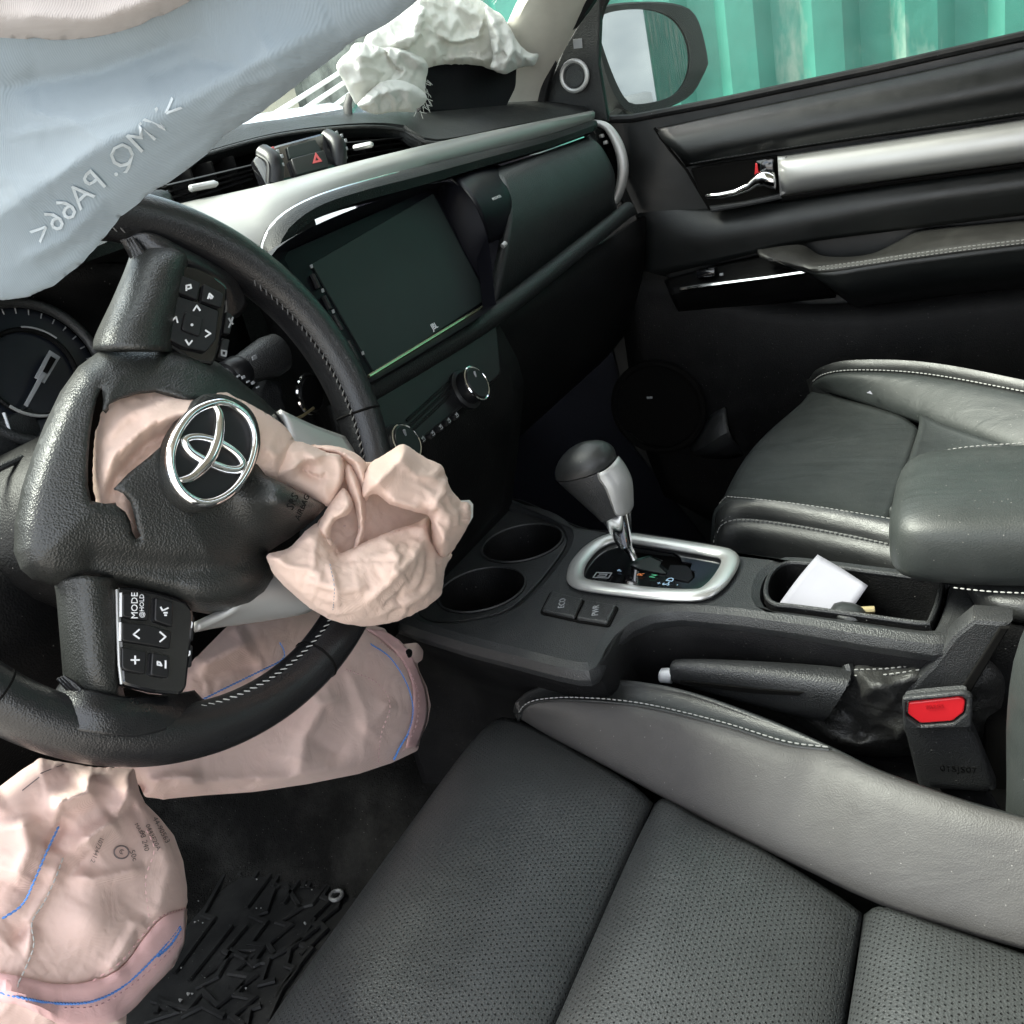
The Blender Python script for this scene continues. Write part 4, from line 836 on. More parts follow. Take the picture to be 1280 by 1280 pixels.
# ================================================================== gear lever
lv = thing('gear_lever', PX(788, 697, 0), 'automatic gear lever with black and satin silver knob on a chrome stem', 'gear lever')
def px_lathe(name, secs, x, m, par, k=.85, n=24, e=2, cap=True, arc=None, bx=None, **kw):
    rings = []
    for (lx, ly, rx, ry) in secs:
        l, r = PX(lx, ly, x), PX(rx, ry, x); c = (l + r) / 2; a = (r - l) / 2; b = Vector((1, 0, 0)) * a.length * k if bx is None else bx * a.length; rg = []
        for i in range(n):
            t = 2 * math.pi * i / n; cc, ss = math.cos(t), math.sin(t)
            rg.append(c + a * math.copysign(abs(cc) ** (2 / e), cc) + b * math.copysign(abs(ss) ** (2 / e), ss))
        rings.append(rg)
    return ring_loft(name, rings, m, par, cap=cap, **kw)
px_lathe('stem', [(788, 700, 797, 698), (783, 686, 790, 683), (779, 672, 787, 668)], 0, 'chrome', lv)
px_lathe('chrome_collar', [(775, 685, 789, 680), (770, 676, 789, 668), (757, 651, 788, 640), (754, 646, 787, 633)], 0, 'chrome', lv, e=2.6)
px_lathe('grip', [(753, 649, 785, 634), (746, 641, 785, 626), (727, 622, 781, 607), (710, 605, 776, 590), (699, 594, 768, 578)], 0, 'plastic', lv, e=2.4)
px_lathe('grip_cap', [(698, 592.5, 768, 576), (696, 586, 767, 569), (699, 574, 763, 562), (709, 562, 755, 556), (722, 555.5, 746, 553.5), (731, 553.3, 737, 553)], 0, 'leather', lv, e=2.3, k=.9, sub=1)
rows = []
for (lx, ly, rx, ry) in ((747, 592, 767, 576), (749, 600, 776, 588), (757, 612, 784, 606), (766, 636, 786, 630), (769, 644, 786, 639)):
    l, r = PX(lx, ly, -.024), PX(rx, ry, -.004); rows.append([l + Vector((.006, .002, 0)), l, (l + r) / 2 + Vector((-.006, -.003, 0)), r + Vector((-.001, -.002, 0)), r + Vector((.012, -.001, 0))])
gmesh('silver_side', net(rows, 16, 12), 'satin', lv, sol=.002)
# ================================================================== hand brake
hb = thing('hand_brake', PX(1100, 940, -.1), 'black grained hand brake lever with chrome release button and leather boot', 'hand brake')
px_lathe('grip', [(838, 832, 840, 848), (839, 827.5, 842, 851), (844, 825, 850, 853), (900, 827, 900, 866), (960, 831, 950, 879), (1040, 838, 1000, 890), (1064, 842, 1030, 895)], -.1, 'plastic', hb, k=.62, e=2.8, sub=1)
xplate('grip_side_groove', [(850, 851), (950, 862), (1005, 866), (998, 870), (940, 867), (850, 855)], 'void', -.1165, .002, hb, .0005)
px_lathe('release_button', [(824, 839, 825, 850), (826, 836.5, 827, 852), (840, 836, 841, 853)], -.1, mat('bright_button_metal', (.80, .82, .84), .3, metal=.25), hb, k=.9)
def crumple(V, F, pin, grow, iters=260, bend=.25, att=.012, seed=1, aniso=None):
    """loose cloth: every thread is a little longer than the shape it hangs in, so the sheet buckles into folds of its own"""
    rg = np.random.RandomState(seed); X = np.array([tuple(v) for v in V]); X0 = X.copy(); n = len(X); opp = {}
    for f in F:
        for a, b, c in ((f[0], f[1], f[2]), (f[1], f[2], f[0]), (f[2], f[0], f[1])): opp.setdefault((min(a, b), max(a, b)), []).append(c)
    E = np.array(list(opp)); B = np.array([v for v in opp.values() if len(v) == 2]); C = np.vstack([E, B]); st = np.r_[np.ones(len(E)), np.full(len(B), bend)]
    d = X[C[:, 1]] - X[C[:, 0]]; L0 = np.linalg.norm(d, axis=1); mid = (X[C[:, 1]] + X[C[:, 0]]) / 2; g = np.zeros(len(C))
    for _ in range(5):
        k = rg.normal(size=3) * 38; g += np.sin(mid @ k + rg.uniform(0, 6.3))
    g = grow * np.clip(.75 + .3 * g, .1, 1.8)
    if aniso is not None: g = g * (.35 + 1.3 * np.abs((d / L0[:, None]) @ np.array(aniso)))
    L0 = L0 * (1 + g); FA = np.array(F); nr = np.cross(X[FA[:, 1]] - X[FA[:, 0]], X[FA[:, 2]] - X[FA[:, 0]]); N = np.zeros((n, 3))
    for q in range(3): np.add.at(N, FA[:, q], nr)
    N /= np.linalg.norm(N, axis=1)[:, None] + 1e-12; s = np.zeros(n); h = float(np.median(L0[:len(E)]))
    for sc_ in (5, 9, 16): 
        for _ in range(5): k = rg.normal(size=3) / (h * sc_) * 2; s += np.sin(X @ k + rg.uniform(0, 6.3)) * sc_ * .03
    mv = (~pin).astype(float)[:, None]; X += N * (s * h * .35)[:, None] * mv
    cnt = np.bincount(C.ravel(), np.repeat(st, 2), n) + 1e-9
    for it in range(iters):
        d = X[C[:, 1]] - X[C[:, 0]]; l = np.linalg.norm(d, axis=1); c = (st * .5 * (l - L0) / l)[:, None] * d
        dx = np.stack([np.bincount(C[:, 0], c[:, k], n) - np.bincount(C[:, 1], c[:, k], n) for k in range(3)], 1)
        X += mv * (dx / cnt[:, None] * 1.6 + att * (X0 - X) * max(0, 1 - it / iters * .5))
    return [Vector(x) for x in X]
def bag(name, outline, step, fmap, base, fl, rnd, bulge, back, m, par, jit=.25, sub=1, fine=0, grow=0, bend=.25, att=.012, iters=260, aniso=None):
    """cloth bag: a front sheet with folds and a back sheet sewn to it along the outline"""
    P_, F = sheet(outline, step, (), jit); n = len(P_); d = edge_dist(P_, outline); rd = 1 - np.exp(-d / rnd); fl = list(fl); seed = int(abs(outline[0][0] * 7 + outline[0][1] * 3)) % 9999
    h = np.array([base(x, y) for x, y in P_])
    if fine:
        rg = random.Random(seed); xs = [q[0] for q in outline]; ys = [q[1] for q in outline]; c = 0
        while c < fine[0]:
            x, y = rg.uniform(min(xs), max(xs)), rg.uniform(min(ys), max(ys))
            if not inside(outline, x, y): continue
            a = rg.uniform(0, math.pi); l_ = rg.uniform(.6, 1.6) * fine[2] * 4; b_ = rg.uniform(-.5, .5); c += 1
            fl.append(('c', [(x - math.cos(a) * l_, y - math.sin(a) * l_), (x, y), (x + math.cos(a + b_) * l_, y + math.sin(a + b_) * l_)], fine[1] * rg.uniform(-1, 1), fine[2] * rg.uniform(.6, 1.4)))
    hf = h + bulge * rd + folds(P_, fl) * np.clip(d / (rnd * .5), 0, 1); hb_ = h - back * rd
    on = d < 1e-6; V = [fmap(x, y, a) for (x, y), a in zip(P_, hf)]
    if grow: V = crumple(V, F, on, grow, iters, bend, att, seed, aniso)
    VF = list(V); idx = list(range(n))
    for i in range(n):
        if not on[i]: idx[i] = len(V); V.append(fmap(P_[i][0], P_[i][1], hb_[i]))
    F2 = [tuple(idx[i] for i in f)[::-1] for f in F]
    def face_cam(f): a, b, c = (V[i] for i in f); return (b - a).cross(c - a).dot(CAM - a) > 0
    if not face_cam(F[len(F) // 2]): F = [f[::-1] for f in F]; F2 = [f[::-1] for f in F2]
    o = mk(name, V, list(F) + F2, m, par, ang=180, sub=sub)
    def at(x, y, lift=0):
        d2 = (P_[:, 0] - x) ** 2 + (P_[:, 1] - y) ** 2; k = np.argsort(d2)[:5]; w_ = 1 / (d2[k] + .3); w_ /= w_.sum()
        if math.sqrt(d2[k[0]]) > step * 2: return fmap(x, y, float(hf[k[0]]) + lift)
        mx_ = sum((P_[a][0] * b for a, b in zip(k, w_))); my_ = sum((P_[a][1] * b for a, b in zip(k, w_))); p = sum((VF[a] * b for a, b in zip(k, w_)), Vector()); hm = float((hf[k] * w_).sum())
        return p + (fmap(x, y, hm + lift) - fmap(mx_, my_, hm))
    return o, at
XM_ = lambda x0: (lambda x, y, h: PX(x, y, x0 - h))
boot_px = [(1064, 829), (1100, 828), (1150, 822), (1215, 815), (1260, 850), (1230, 930), (1150, 945), (1095, 947), (1045, 938), (1012, 916), (985, 888), (1030, 868), (1055, 850)]
bt, bat = bag('leather_boot', smooth_poly(boot_px, 70), 7, XM_(-.085), lambda x, y: -.0002 * max(0, x - 1100) * .3, [('r', [(1070, 850), (1110, 856), (1160, 842)], .008, 12), ('c', [(1075, 870), (1100, 858), (1125, 880)], .010, 9), ('r', [(1000, 890), (1040, 925), (1100, 935)], .014, 10), ('c', [(1045, 880), (1075, 905), (1080, 930)], -.010, 14), ('r', [(1120, 925), (1140, 900), (1145, 880)], .008, 12)], 22, .024, .01, 'boot', hb, grow=.05, bend=.6)
tube('boot_collar', cr([bat(x, y, .003) for x, y in ((1060, 832), (1063, 842), (1055, 856), (1030, 872), (1000, 886), (988, 889))], 30), .0048, 'leather', hb)
for dy in (0, 7): stitches(cr([bat(x, y + dy, .0025) for x, y in ((1068, 838), (1110, 835), (1160, 830), (1200, 824))], 30), Vector((-.8, 0, .5)), 'thread', bt)
stitches(cr([bat(x, y, .0055) for x, y in ((1064, 846), (1058, 861), (1030, 878), (1000, 892))], 30), Vector((-1, 0, .2)), 'thread', bt, r=.0005)
# ================================================================== belt buckle
bk = thing('belt_buckle', PX(1215, 1000, -.13), 'black seat belt buckle with a red release button beside the driver seat', 'buckle')
px_lathe('casing', [(1131, 871, 1208, 864), (1129, 878, 1211, 872), (1129, 892, 1213, 890), (1130, 906, 1215, 906), (1133, 912, 1218, 912), (1146, 964, 1242, 970), (1148, 972, 1245, 978), (1154, 974, 1240, 980)], -.13, 'plastic', bk, e=6, n=40, bx=Vector((.30, .0, .06)))
a, b = PX(1131, 871, -.13), PX(1208, 864, -.13); c = (a + b) / 2
def bface(x, y, k): # the casing front
    return PX(x, y, -.13 - k)
bx_ = [PX(x, y, -.1425) for x, y in ((1137, 874), (1200, 867), (1210, 871), (1208, 886), (1192, 899), (1150, 902), (1134, 888))]
fr = frame_of(bx_[0], bx_[1] - bx_[0], bx_[6] - bx_[0] + Vector((0, 0, -.001)))
def b2(x, y): q = fr.inverted() @ PP(x, y, bx_[0], fr.col[2].to_3d()); return (q.x, q.y)
fz = 1 if fr.col[2].to_3d().dot(CAM - bx_[0]) > 0 else -1
plate('button_frame', rounded([b2(*p) for p in ((1128, 868), (1205, 861), (1216, 866), (1215, 905), (1131, 908))], .003), 'plastic', bk, [rounded([b2(*p) for p in ((1134, 873), (1202, 866), (1209, 871), (1207, 888), (1192, 900), (1150, 903), (1133, 890))], .002)], fr @ Matrix.Translation((0, 0, fz * .002)), .006, .0015)
plate('release_button', rounded([b2(*p) for p in ((1136, 875), (1201, 868), (1207, 873), (1205, 887), (1191, 898), (1151, 901), (1135, 889))], .002), 'red', bk, (), fr @ Matrix.Translation((0, 0, fz * .001)), .005, .0012)
Tb = Matrix(((0, 0, 0, 0),) * 4)
q0, q1, q2 = bface(1185, 955, .024), bface(1215, 955, .024), bface(1180, 940, .024)
text('PRESS', frame_of(bx_[0].lerp(bx_[3], .45) + fr.col[2].to_3d() * fz * .0042, (bx_[1] - bx_[0]) * 1, (bx_[0] - bx_[6])), .005, mat('pressed_red', (.40, .01, .015), .4), bk, 'pressed_lettering')
px_lathe('buckle_stalk', [(1168, 975, 1232, 980), (1190, 1005, 1250, 1012), (1205, 1040, 1262, 1050)], -.125, 'rubber', bk, e=4, k=.25)
text('015JS07', frame_of(PX(1198, 962, -.155), PX(1215, 962, -.155) - PX(1180, 960, -.155), PX(1180, 940, -.155) - PX(1182, 960, -.155)), .008, 'dark', bk, 'moulded_lettering', th=.001)
# ================================================================== slips in the bin
pq = [PZ(1022, 693, ZT + .008), PZ(1085, 732, ZT + .0), PZ(1058, 771, ZT - .012), PZ(972, 757, ZT - .010)]
G = net([[pq[0], pq[0].lerp(pq[1], .5) + Vector((0, 0, .001)), pq[1]], [pq[0].lerp(pq[3], .5) + Vector((0, 0, .0015)), sum(pq, Vector()) / 4 + Vector((0, 0, .003)), pq[1].lerp(pq[2], .5)], [pq[3], pq[3].lerp(pq[2], .5), pq[2]]], 10, 10)
tag(gmesh('paper_slip', G, 'paper', None, sol=.0004), 'blank white folded paper slip sticking out of the console bin', 'paper')
pr_ = [sup(0, 0, 0, 1, 1, 2.4, 20)]
rings = []
for s, k in ((-.5, .2), (-.42, .7), (-.2, 1), (.1, 1), (.38, .75), (.5, .2)):
    c = PZ(1045, 763, ZT - .004).lerp(PZ(1090, 770, ZT - .004), s + .35); rings.append([c + Vector((p.x * .013 * k, 0, p.z * .006 * k)) for p in [Vector((math.cos(t), 0, math.sin(t))) for t in [2 * math.pi * i / 16 for i in range(16)]]])
tag(ring_loft('key_pouch', rings, 'leather', None), 'small dark leather pouch lying against the white slip in the bin', 'pouch')
pn_ = tube('pen', [PZ(1056, 762, ZT - .003), PZ(1070, 763, ZT - .003), PZ(1093, 762, ZT - .003), PZ(1094, 762, ZT - .003)], [.0028, .0032, .0032, .0015], 'brass', None); tag(pn_, 'brass coloured pen end beside the white slip in the bin', 'pen')
# ================================================================== seats
def guv(G):
    o = []
    nu, nv = len(G), len(G[0]); acc = [[0] * nv for _ in range(nu)]
    for i in range(1, nu):
        for j in range(nv): acc[i][j] = acc[i - 1][j] + (G[i][j] - G[i - 1][j]).length
    m0 = [sum(a) / nv for a in acc]
    return [(G[i][j].x, -m0[i]) for i in range(nu) for j in range(nv)]
ds = thing('car_seat', (-.38, .15, -.82), 'driver seat in black perforated leather with plain grey inner bolster, nearest the camera', 'seat')
S_px = [(648, 897, -.528), (690, 922, -.527), (740, 949, -.526), (825, 995, -.527), (900, 1035, -.527), (1000, 1084, -.527), (1098, 1130, -.527), (1200, 1164, -.525), (1300, 1192, -.522), (1440, 1226, -.518)]
S = [PZ(*p) for p in S_px]; Sd = cr(S, 200)
def S_at(y):
    b = min(Sd, key=lambda p: abs(p.y - y)); return b
def cushion(name, ys, m, x0=-.575, nu=40, nv=46, wid=.07, amp=.010):
    rows = []
    for y, z in ys:
        e = S_at(y) if z > -.56 else Vector((S_at(.40).x + .01, y, z)); zz = z
        if z > -.56: e = Vector((e.x, y, e.z))
        else: e = Vector((e.x, y, z))
        rows.append([Vector((x0, y, zz - .004)), Vector((x0 * .75 + e.x * .25, y, zz)), Vector((x0 * .5 + e.x * .5, y, zz)), Vector((x0 * .22 + e.x * .78, y, zz)), Vector((e.x, y, min(zz + .002, e.z) if z > -.56 else zz))])
    G = puff(net(rows, nu, nv), amp, wid); return gmesh(name, G, m, ds, sol=.02, uv=guv(G), ang=70)
cushion('front_cushion', ((.375, -.80), (.425, -.66), (.448, -.585), (.444, -.553), (.425, -.532), (.38, -.522), (.32, -.523), (.27, -.532), (.250, -.541)), 'perf', nu=56)
cushion('middle_cushion', ((.249, -.541), (.235, -.528), (.20, -.522), (.15, -.528), (.10, -.538), (.080, -.545)), 'perf', wid=.09, amp=.013)
cushion('rear_cushion', ((.079, -.545), (.066, -.530), (.03, -.522), (-.05, -.53), (-.14, -.54)), 'perf', wid=.09, amp=.013)
T_px = [(650, 893, -.508), (658, 883, -.495), (675, 877, -.487), (720, 875, -.480), (800, 882, -.476), (900, 905, -.472), (980, 929, -.470), (1036, 936, -.468)]
R_px = [(1100, 964, -.466), (1200, 1000, -.465), (1290, 1026, -.464), (1440, 1070, -.462)]
T_ = [PZ(*p) for p in T_px]; Rr = [PZ(*p) for p in R_px]
c1 = T_ + Rr
G = puff(coons(S, c1, [S[0], c1[0]], [S[-1], c1[-1]], 90, 24), .008, .10)
if (G[40][12] - S[4]).z < -1: pass
gmesh('inner_bolster', G, 'grey_leather', ds, sol=.012, ang=80)
U_ = [PZ(*p) for p in ((641, 890, -.515), (646, 876, -.500), (664, 862, -.488), (705, 850, -.479), (760, 848, -.474), (850, 862, -.470), (950, 896, -.468), (1042, 936, -.468))]
G = puff(coons(T_, U_, [T_[0], U_[0]], [T_[-1], U_[-1]], 60, 12), -.006, .2)
gmesh('bolster_cap', G, 'leather', ds, sol=.006, ang=80)
sd_ = U_ + Rr
sd2 = [S[0] + Vector((0.01, .02, -.05))]
rows = [cr(sd_, 50), [p + Vector((.016, .003, -.012)) for p in cr(sd_, 50)], [p + Vector((.022, .004, -.06)) for p in cr(sd_, 50)], [p + Vector((.01, 0, -.22)) for p in cr(sd_, 50)]]
gmesh('bolster_side', [cr([r[i] for r in rows], 12) for i in range(50)], 'leather', ds, sol=.005)
G = net([[U_[0] + Vector((.012, -.01, -.25)), U_[0] + Vector((.022, .0, -.08)), U_[0], U_[1]], [Vector((-.16, .40, -.78)), Vector((-.155, .445, -.6)), S[0] + Vector((-.004, .002, -.002)), T_[0]]], 6, 12)
gmesh('front_corner', G, 'leather', ds, sol=.004)
for off in (0,):
    stitches(cr([p.lerp(u, .05) + Vector((0, 0, .0012)) for p, u in zip(cr(T_, 60), cr(U_, 60))], 60), Vector((-.3, 0, 1)), 'thread', ds, pitch=.005, ln=.0038, r=.0007)
tube('bolster_welt', [p.lerp(s, .012) + Vector((0, 0, .0004)) for p, s in zip(cr(T_, 50), cr(S[:7], 50))], .0012, 'leather', ds)
# outer bolster on the camera side and the seat base
xo = [(-.575, -.548), (-.60, -.50), (-.63, -.475), (-.665, -.49), (-.675, -.56), (-.67, -.76)]
gmesh('outer_bolster', net([[Vector((x + .01 * (y > .4), y, z - (.06 if y > .42 else 0))) for x, z in xo] for y in (.44, .40, .25, .05, -.2)], 20, 18), 'leather', ds, sol=.01)
box('seat_base', (-.38, .1, -.74), (.44, .44, .14), 'dark', ds, bev=.02)
# edge of the driver's backrest
bz = [(-.60, .0), (-.50, -.004), (-.42, -.004), (-.36, -.012), (-.28, -.042), (-.12, -.10), (.08, -.17)]
G = net([[Vector((-.58, y + .005, z)), Vector((-.50, y - .03, z)), Vector((-.38, y - .045, z)), Vector((-.26, y - .03, z)), Vector((-.215, y - .004, z)), Vector((-.188, y - .012, z)), Vector((-.178, y - .06, z)), Vector((-.18, y - .12, z))] for z, y in bz], 40, 50)
gmesh('backrest', G, 'seat_plain', ds, sol=.004)
bkp = [Vector((-.212, y - .003, z)) for z, y in bz]
# ------------------------------------------------------------------ passenger seat
ps = thing('car_seat', (.37, .1, -.82), 'passenger seat in plain black grey leather with pale stitching, beyond the console', 'seat')
ZP = -.457
farS = [(1012, 486, -.462), (1060, 498, -.455), (1150, 530, -.455)]; N1 = [(900, 630, -.468), (950, 628, -.461), (1020, 637, -.460), (1110, 652, -.460)]
def PZs(L_): return [PZ(*p) for p in L_]
fs, n1 = PZs(farS), PZs(N1)
rowsC = []
for k in range(6):
    s = k / 5; a = fs[0].lerp(n1[0], s); b = fs[-1].lerp(n1[-1], s); m_ = fs[1].lerp(PZ(980, 632, -.460), s)
    bow = math.sin(math.pi * s) * .022
    rowsC.append([Vector((a.x - .01, a.y - .045 + bow, -.70)), Vector((a.x, a.y + .012 + bow, -.56)), Vector((a.x, a.y + .014 + bow, -.50)), Vector((a.x, a.y - .004 + bow, -.466)), Vector((m_.x, m_.y, -.4565)), Vector(b.lerp(m_, .3)) + Vector((0, 0, .002)), b + Vector((0, 0, -.006))])
G = puff(net(rowsC, 40, 50), -.006, .06)
gmesh('centre_cushion', G, 'seat_plain', ps, sol=.015, ang=80)
rearS = [PZ(1150, 530, -.458), PZ(1250, 562, -.456), PZ(1420, 610, -.455)]; rearN = [PZ(1110, 652, -.462), PZ(1190, 664, -.462), PZ(1300, 680, -.462)]
G = puff(coons(rearS, rearN, [rearS[0], rearN[0]], [rearS[-1], rearN[-1]], 30, 30), .009, .08)
gmesh('rear_cushion', G, 'seat_plain', ps, sol=.015, ang=80)
# far bolster
fb = PZs([(1016, 479, -.452), (1030, 470, -.43), (1060, 465, -.418), (1120, 466, -.412), (1180, 473, -.41), (1280, 492, -.41), (1420, 520, -.41)])
lowS = PZs([(1014, 485, -.462), (1035, 489, -.457), (1060, 498, -.4555), (1150, 530, -.4555), (1250, 562, -.4545), (1340, 588, -.454), (1420, 610, -.453)])
G = puff(coons(lowS, fb, [lowS[0], fb[0]], [lowS[-1], fb[-1]], 50, 16), .010, .1)
gmesh('outer_bolster', G, 'seat_plain', ps, sol=.008, ang=80)
fu = PZs([(1010, 480, -.455), (1022, 468, -.43), (1055, 459, -.415), (1110, 458, -.408), (1180, 465, -.405), (1280, 484, -.405), (1420, 512, -.405)])
a_, b_ = cr(fb, 40), cr(fu, 40)
gmesh('bolster_cap', [cr([a, a.lerp(b, .5) + Vector((0, 0, .003)), b, b + Vector((.010, -.004, -.02)), b + Vector((.012, -.03, -.3))], 14) for a, b in zip(a_, b_)], 'leather', ps, sol=.004)
stitches([p + Vector((0, 0, .002)) for p in a_], Vector((-.2, 0, 1)), 'thread', ps, pitch=.006, ln=.0045, r=.0009)
# near roll: strip between two seams, then the side
n1l = [PZ(*p) for p in ((903, 624, -.470), (950, 628, -.461), (1020, 637, -.460), (1110, 652, -.460), (1200, 668, -.462), (1300, 686, -.462))]
n2l = [PZ(*p) for p in ((897, 668, -.50), (903, 653, -.483), (925, 646, -.476), (980, 651, -.473), (1060, 665, -.472), (1130, 680, -.472), (1210, 700, -.474), (1300, 722, -.474))]
a_, b_ = cr(n1l, 44), cr(n2l, 44)
a_[0] = a_[0] + Vector((0, .004, -.01))
gmesh('side_roll', [cr([a + Vector((0, 0, -.003)), a + Vector((0, 0, .0015)), a.lerp(b, .5) + Vector((0, .0, .004)), b, b + Vector((.002, 0, -.004))], 10) for a, b in zip(a_, b_)], 'leather', ps, sol=.004)
gmesh('side_panel', [cr([b + Vector((.001, 0, 0)), b + Vector((-.008, 0, -.012)), b + Vector((-.010, 0, -.05)), b + Vector((.01, -.0, -.3))], 12) for b in b_], 'leather', ps, sol=.004)
fr_ = [n2l[0] + Vector((0, .004, 0)), PZ(893, 650, -.49), PZ(898, 632, -.478)]
gmesh('front_face', net([[a_[0], b_[0].lerp(a_[0], .4) + Vector((0, .006, 0)), b_[0]], [a_[0] + Vector((.02, .012, -.03)), b_[0] + Vector((.012, .008, -.03)), b_[0] + Vector((.002, .004, -.03))], [a_[0] + Vector((.02, .008, -.15)), b_[0] + Vector((.012, .004, -.15)), b_[0] + Vector((.002, .0, -.15))], [a_[0] + Vector((.03, -.03, -.28)), b_[0] + Vector((.02, -.03, -.28)), b_[0] + Vector((.01, -.03, -.28))]], 14, 8), 'leather', ps, sol=.003)
stitches([p + Vector((-.002, 0, .0042)) for p in a_], Vector((0, 0, 1)), 'thread', ps, pitch=.0055, ln=.0042, r=.0008)
for o_2 in (Vector((-.0012, 0, .0022)), Vector((-.0055, 0, -.0012))): stitches([p + o_2 for p in b_], Vector((-.6, 0, .8)), 'thread', ps, pitch=.0055, ln=.0042, r=.0008)
stitches(cr([b_[0] + Vector((-.002, .001, .002)), b_[0] + Vector((-.004, .006, -.015)), b_[0] + Vector((-.006, .010, -.05))], 12), Vector((-.6, .6, 0)), 'thread', ps, pitch=.0055, ln=.0042, r=.0008)
box('seat_base', (.40, .04, -.72), (.40, .40, .14), 'dark', ps, bev=.02)
gmesh('backrest', net([[Vector((x, y + (.03 if abs(x - .38) > .2 else 0), z)) for x in (.14, .19, .38, .57, .62)] for y, z in ((-.16, -.48), (-.22, -.2), (-.30, .05), (-.36, .16), (-.42, .1))], 20, 24), 'seat_plain', ps, sol=.06)
cr_ = PZ(1089, 492, -.43); tag(mk('foil_crumb', [cr_ + Vector((a, b, c)) for a, b, c in ((-.003, -.002, 0), (.004, 0, 0), (.001, .006, .001), (.0, .001, .004))], [(0, 1, 3), (1, 2, 3), (2, 0, 3), (0, 2, 1)], 'paper', smooth=False), 'tiny white scrap lying on the passenger seat bolster', 'scrap')
# ================================================================== steering wheel
WO = Vector((-0.36630798, 0.485653, -0.16705053)); WN = Vector((-0.17506045, -0.94217682, 0.28575634)).normalized()
WU = Vector((.98317286, -.18267769, 0)); WV = WN.cross(WU)
def WP(x, y, h=0): return PP(x, y, WO + WN * h, WN)
def WL(x, y, h=0): q = WP(x, y, h) - WO; return Vector((q.dot(WU), q.dot(WV), h))
TW = Matrix(((WU.x, WV.x, WN.x, WO.x), (WU.y, WV.y, WN.y, WO.y), (WU.z, WV.z, WN.z, WO.z), (0, 0, 0, 1)))
wh = thing('steering_wheel', WO, 'black leather steering wheel turned a quarter left with torn open hub and chrome emblem', 'steering wheel')
def wplate(name, px, m, h, th, par=None, bev=.001, r=0, holes=()):
    o = [WL(*p, h)[:2] for p in px]; o = rounded(o, r) if r else o
    return plate(name, o, m, par or wh, [[WL(*p, h)[:2] for p in hh] for hh in holes], TW @ Matrix.Translation((0, 0, h - th / 2)), th, bev)
# rim, slightly oval section, with seams
NR = 160; R0 = .1715
rings = []
for i in range(NR):
    a = 2 * math.pi * i / NR; dg_ = math.degrees(a) % 360
    k = 1.0 + .07 * math.exp(-((dg_ - 53) / 22) ** 2) + .10 * math.exp(-((dg_ - 233) / 26) ** 2)
    rings.append([TW @ Vector((math.cos(a) * (R0 + math.cos(t) * .0165 * k), math.sin(a) * (R0 + math.cos(t) * .0165 * k), math.sin(t) * .0185 * k)) for t in [2 * math.pi * j / 24 for j in range(24)]])
rim = mk('rim', [p for r in rings for p in r], gridfaces(NR, 24, True, True), 'wheel_leather', wh)
def rimpt(deg, t, lift=0):
    a = math.radians(deg); tt = math.radians(t); return TW @ Vector((math.cos(a) * (R0 + math.cos(tt) * (.0165 + lift)), math.sin(a) * (R0 + math.cos(tt) * (.0165 + lift)), math.sin(tt) * (.0185 + lift)))
for dg_ in (-9, -79, 98, 205): tube('rim_seam', [rimpt(dg_, t, -.0002) for t in range(0, 360, 15)], .0011, 'void', rim, closed=True, n=6)
for d0, d1 in ((36, -34), (-62, -113), (70, 190)):
    n_ = 60; line = [rimpt(d0 + (d1 - d0) * i / n_, 148, .0002) for i in range(n_ + 1)]
    stitches(line, WN * .6 - (line[n_ // 2] - WO).normalized() * .8, 'thread' if d0 == -62 else 'darkthread', rim, pitch=.0050, ln=.0046, r=.00055, slant=.9)
    tube('stitch_groove', [rimpt(d0 + (d1 - d0) * i / n_, 148, -.0003) for i in range(n_ + 1)], .0009, 'void', rim, n=6)
# spokes: rounded grained covers, with leather gathered where they meet the rim
def wnet(rows): return [[WP(*p) for p in r] for r in rows]
gmesh('spoke', net(wnet([[(128, 440, .0), (140, 440, .022), (165, 440, .032), (192, 440, .030), (205, 440, .012)], [(130, 425, -.004), (146, 418, .020), (168, 412, .030), (194, 416, .028), (208, 418, .010)], [(150, 382, -.008), (163, 378, .014), (186, 372, .026), (206, 372, .024), (217, 374, .006)], [(166, 344, -.008), (180, 336, .012), (200, 333, .022), (217, 332, .020), (226, 334, .004)], [(172, 325, -.01), (190, 318, .006), (206, 318, .012), (222, 322, .012), (230, 325, .0)]]), 26, 22), 'hub', wh, sol=.006)
gmesh('spoke', net(wnet([[(66, 725, .0), (84, 722, .020), (110, 720, .030), (138, 722, .026), (148, 724, .01)], [(70, 745, -.004), (86, 745, .018), (112, 745, .028), (140, 745, .024), (149, 745, .008)], [(74, 790, -.006), (90, 792, .014), (114, 795, .025), (142, 798, .022), (150, 798, .006)], [(78, 838, -.008), (95, 842, .010), (118, 848, .020), (144, 854, .018), (153, 856, .004)], [(80, 862, -.01), (98, 868, .004), (122, 874, .010), (148, 878, .010), (160, 880, .0)]]), 26, 22), 'hub', wh, sol=.006)
for pts in (((158, 300), (166, 312), (172, 322), (170, 332), (166, 344)), ((72, 848), (84, 858), (92, 866), (86, 876), (78, 884))):
    for q in range(3): tube('leather_gather', [WP(x + q * 3.5, y - q * 1.5, .003 + .003 * q) for x, y in pts], [.001, .0022, .0028, .002, .001], 'wheel_leather', rim, n=8)
gmesh('rim_web', net(wnet([[(150, 300, .0), (185, 290, .014), (230, 310, .014), (290, 345, .004), (310, 380, -.006)], [(160, 318, -.004), (195, 308, .016), (232, 322, .017), (284, 354, .006), (300, 395, -.01)], [(168, 335, -.01), (200, 328, .012), (232, 334, .013), (278, 362, .002), (285, 400, -.012)]]), 14, 26), 'wheel_leather', rim, sol=.004)
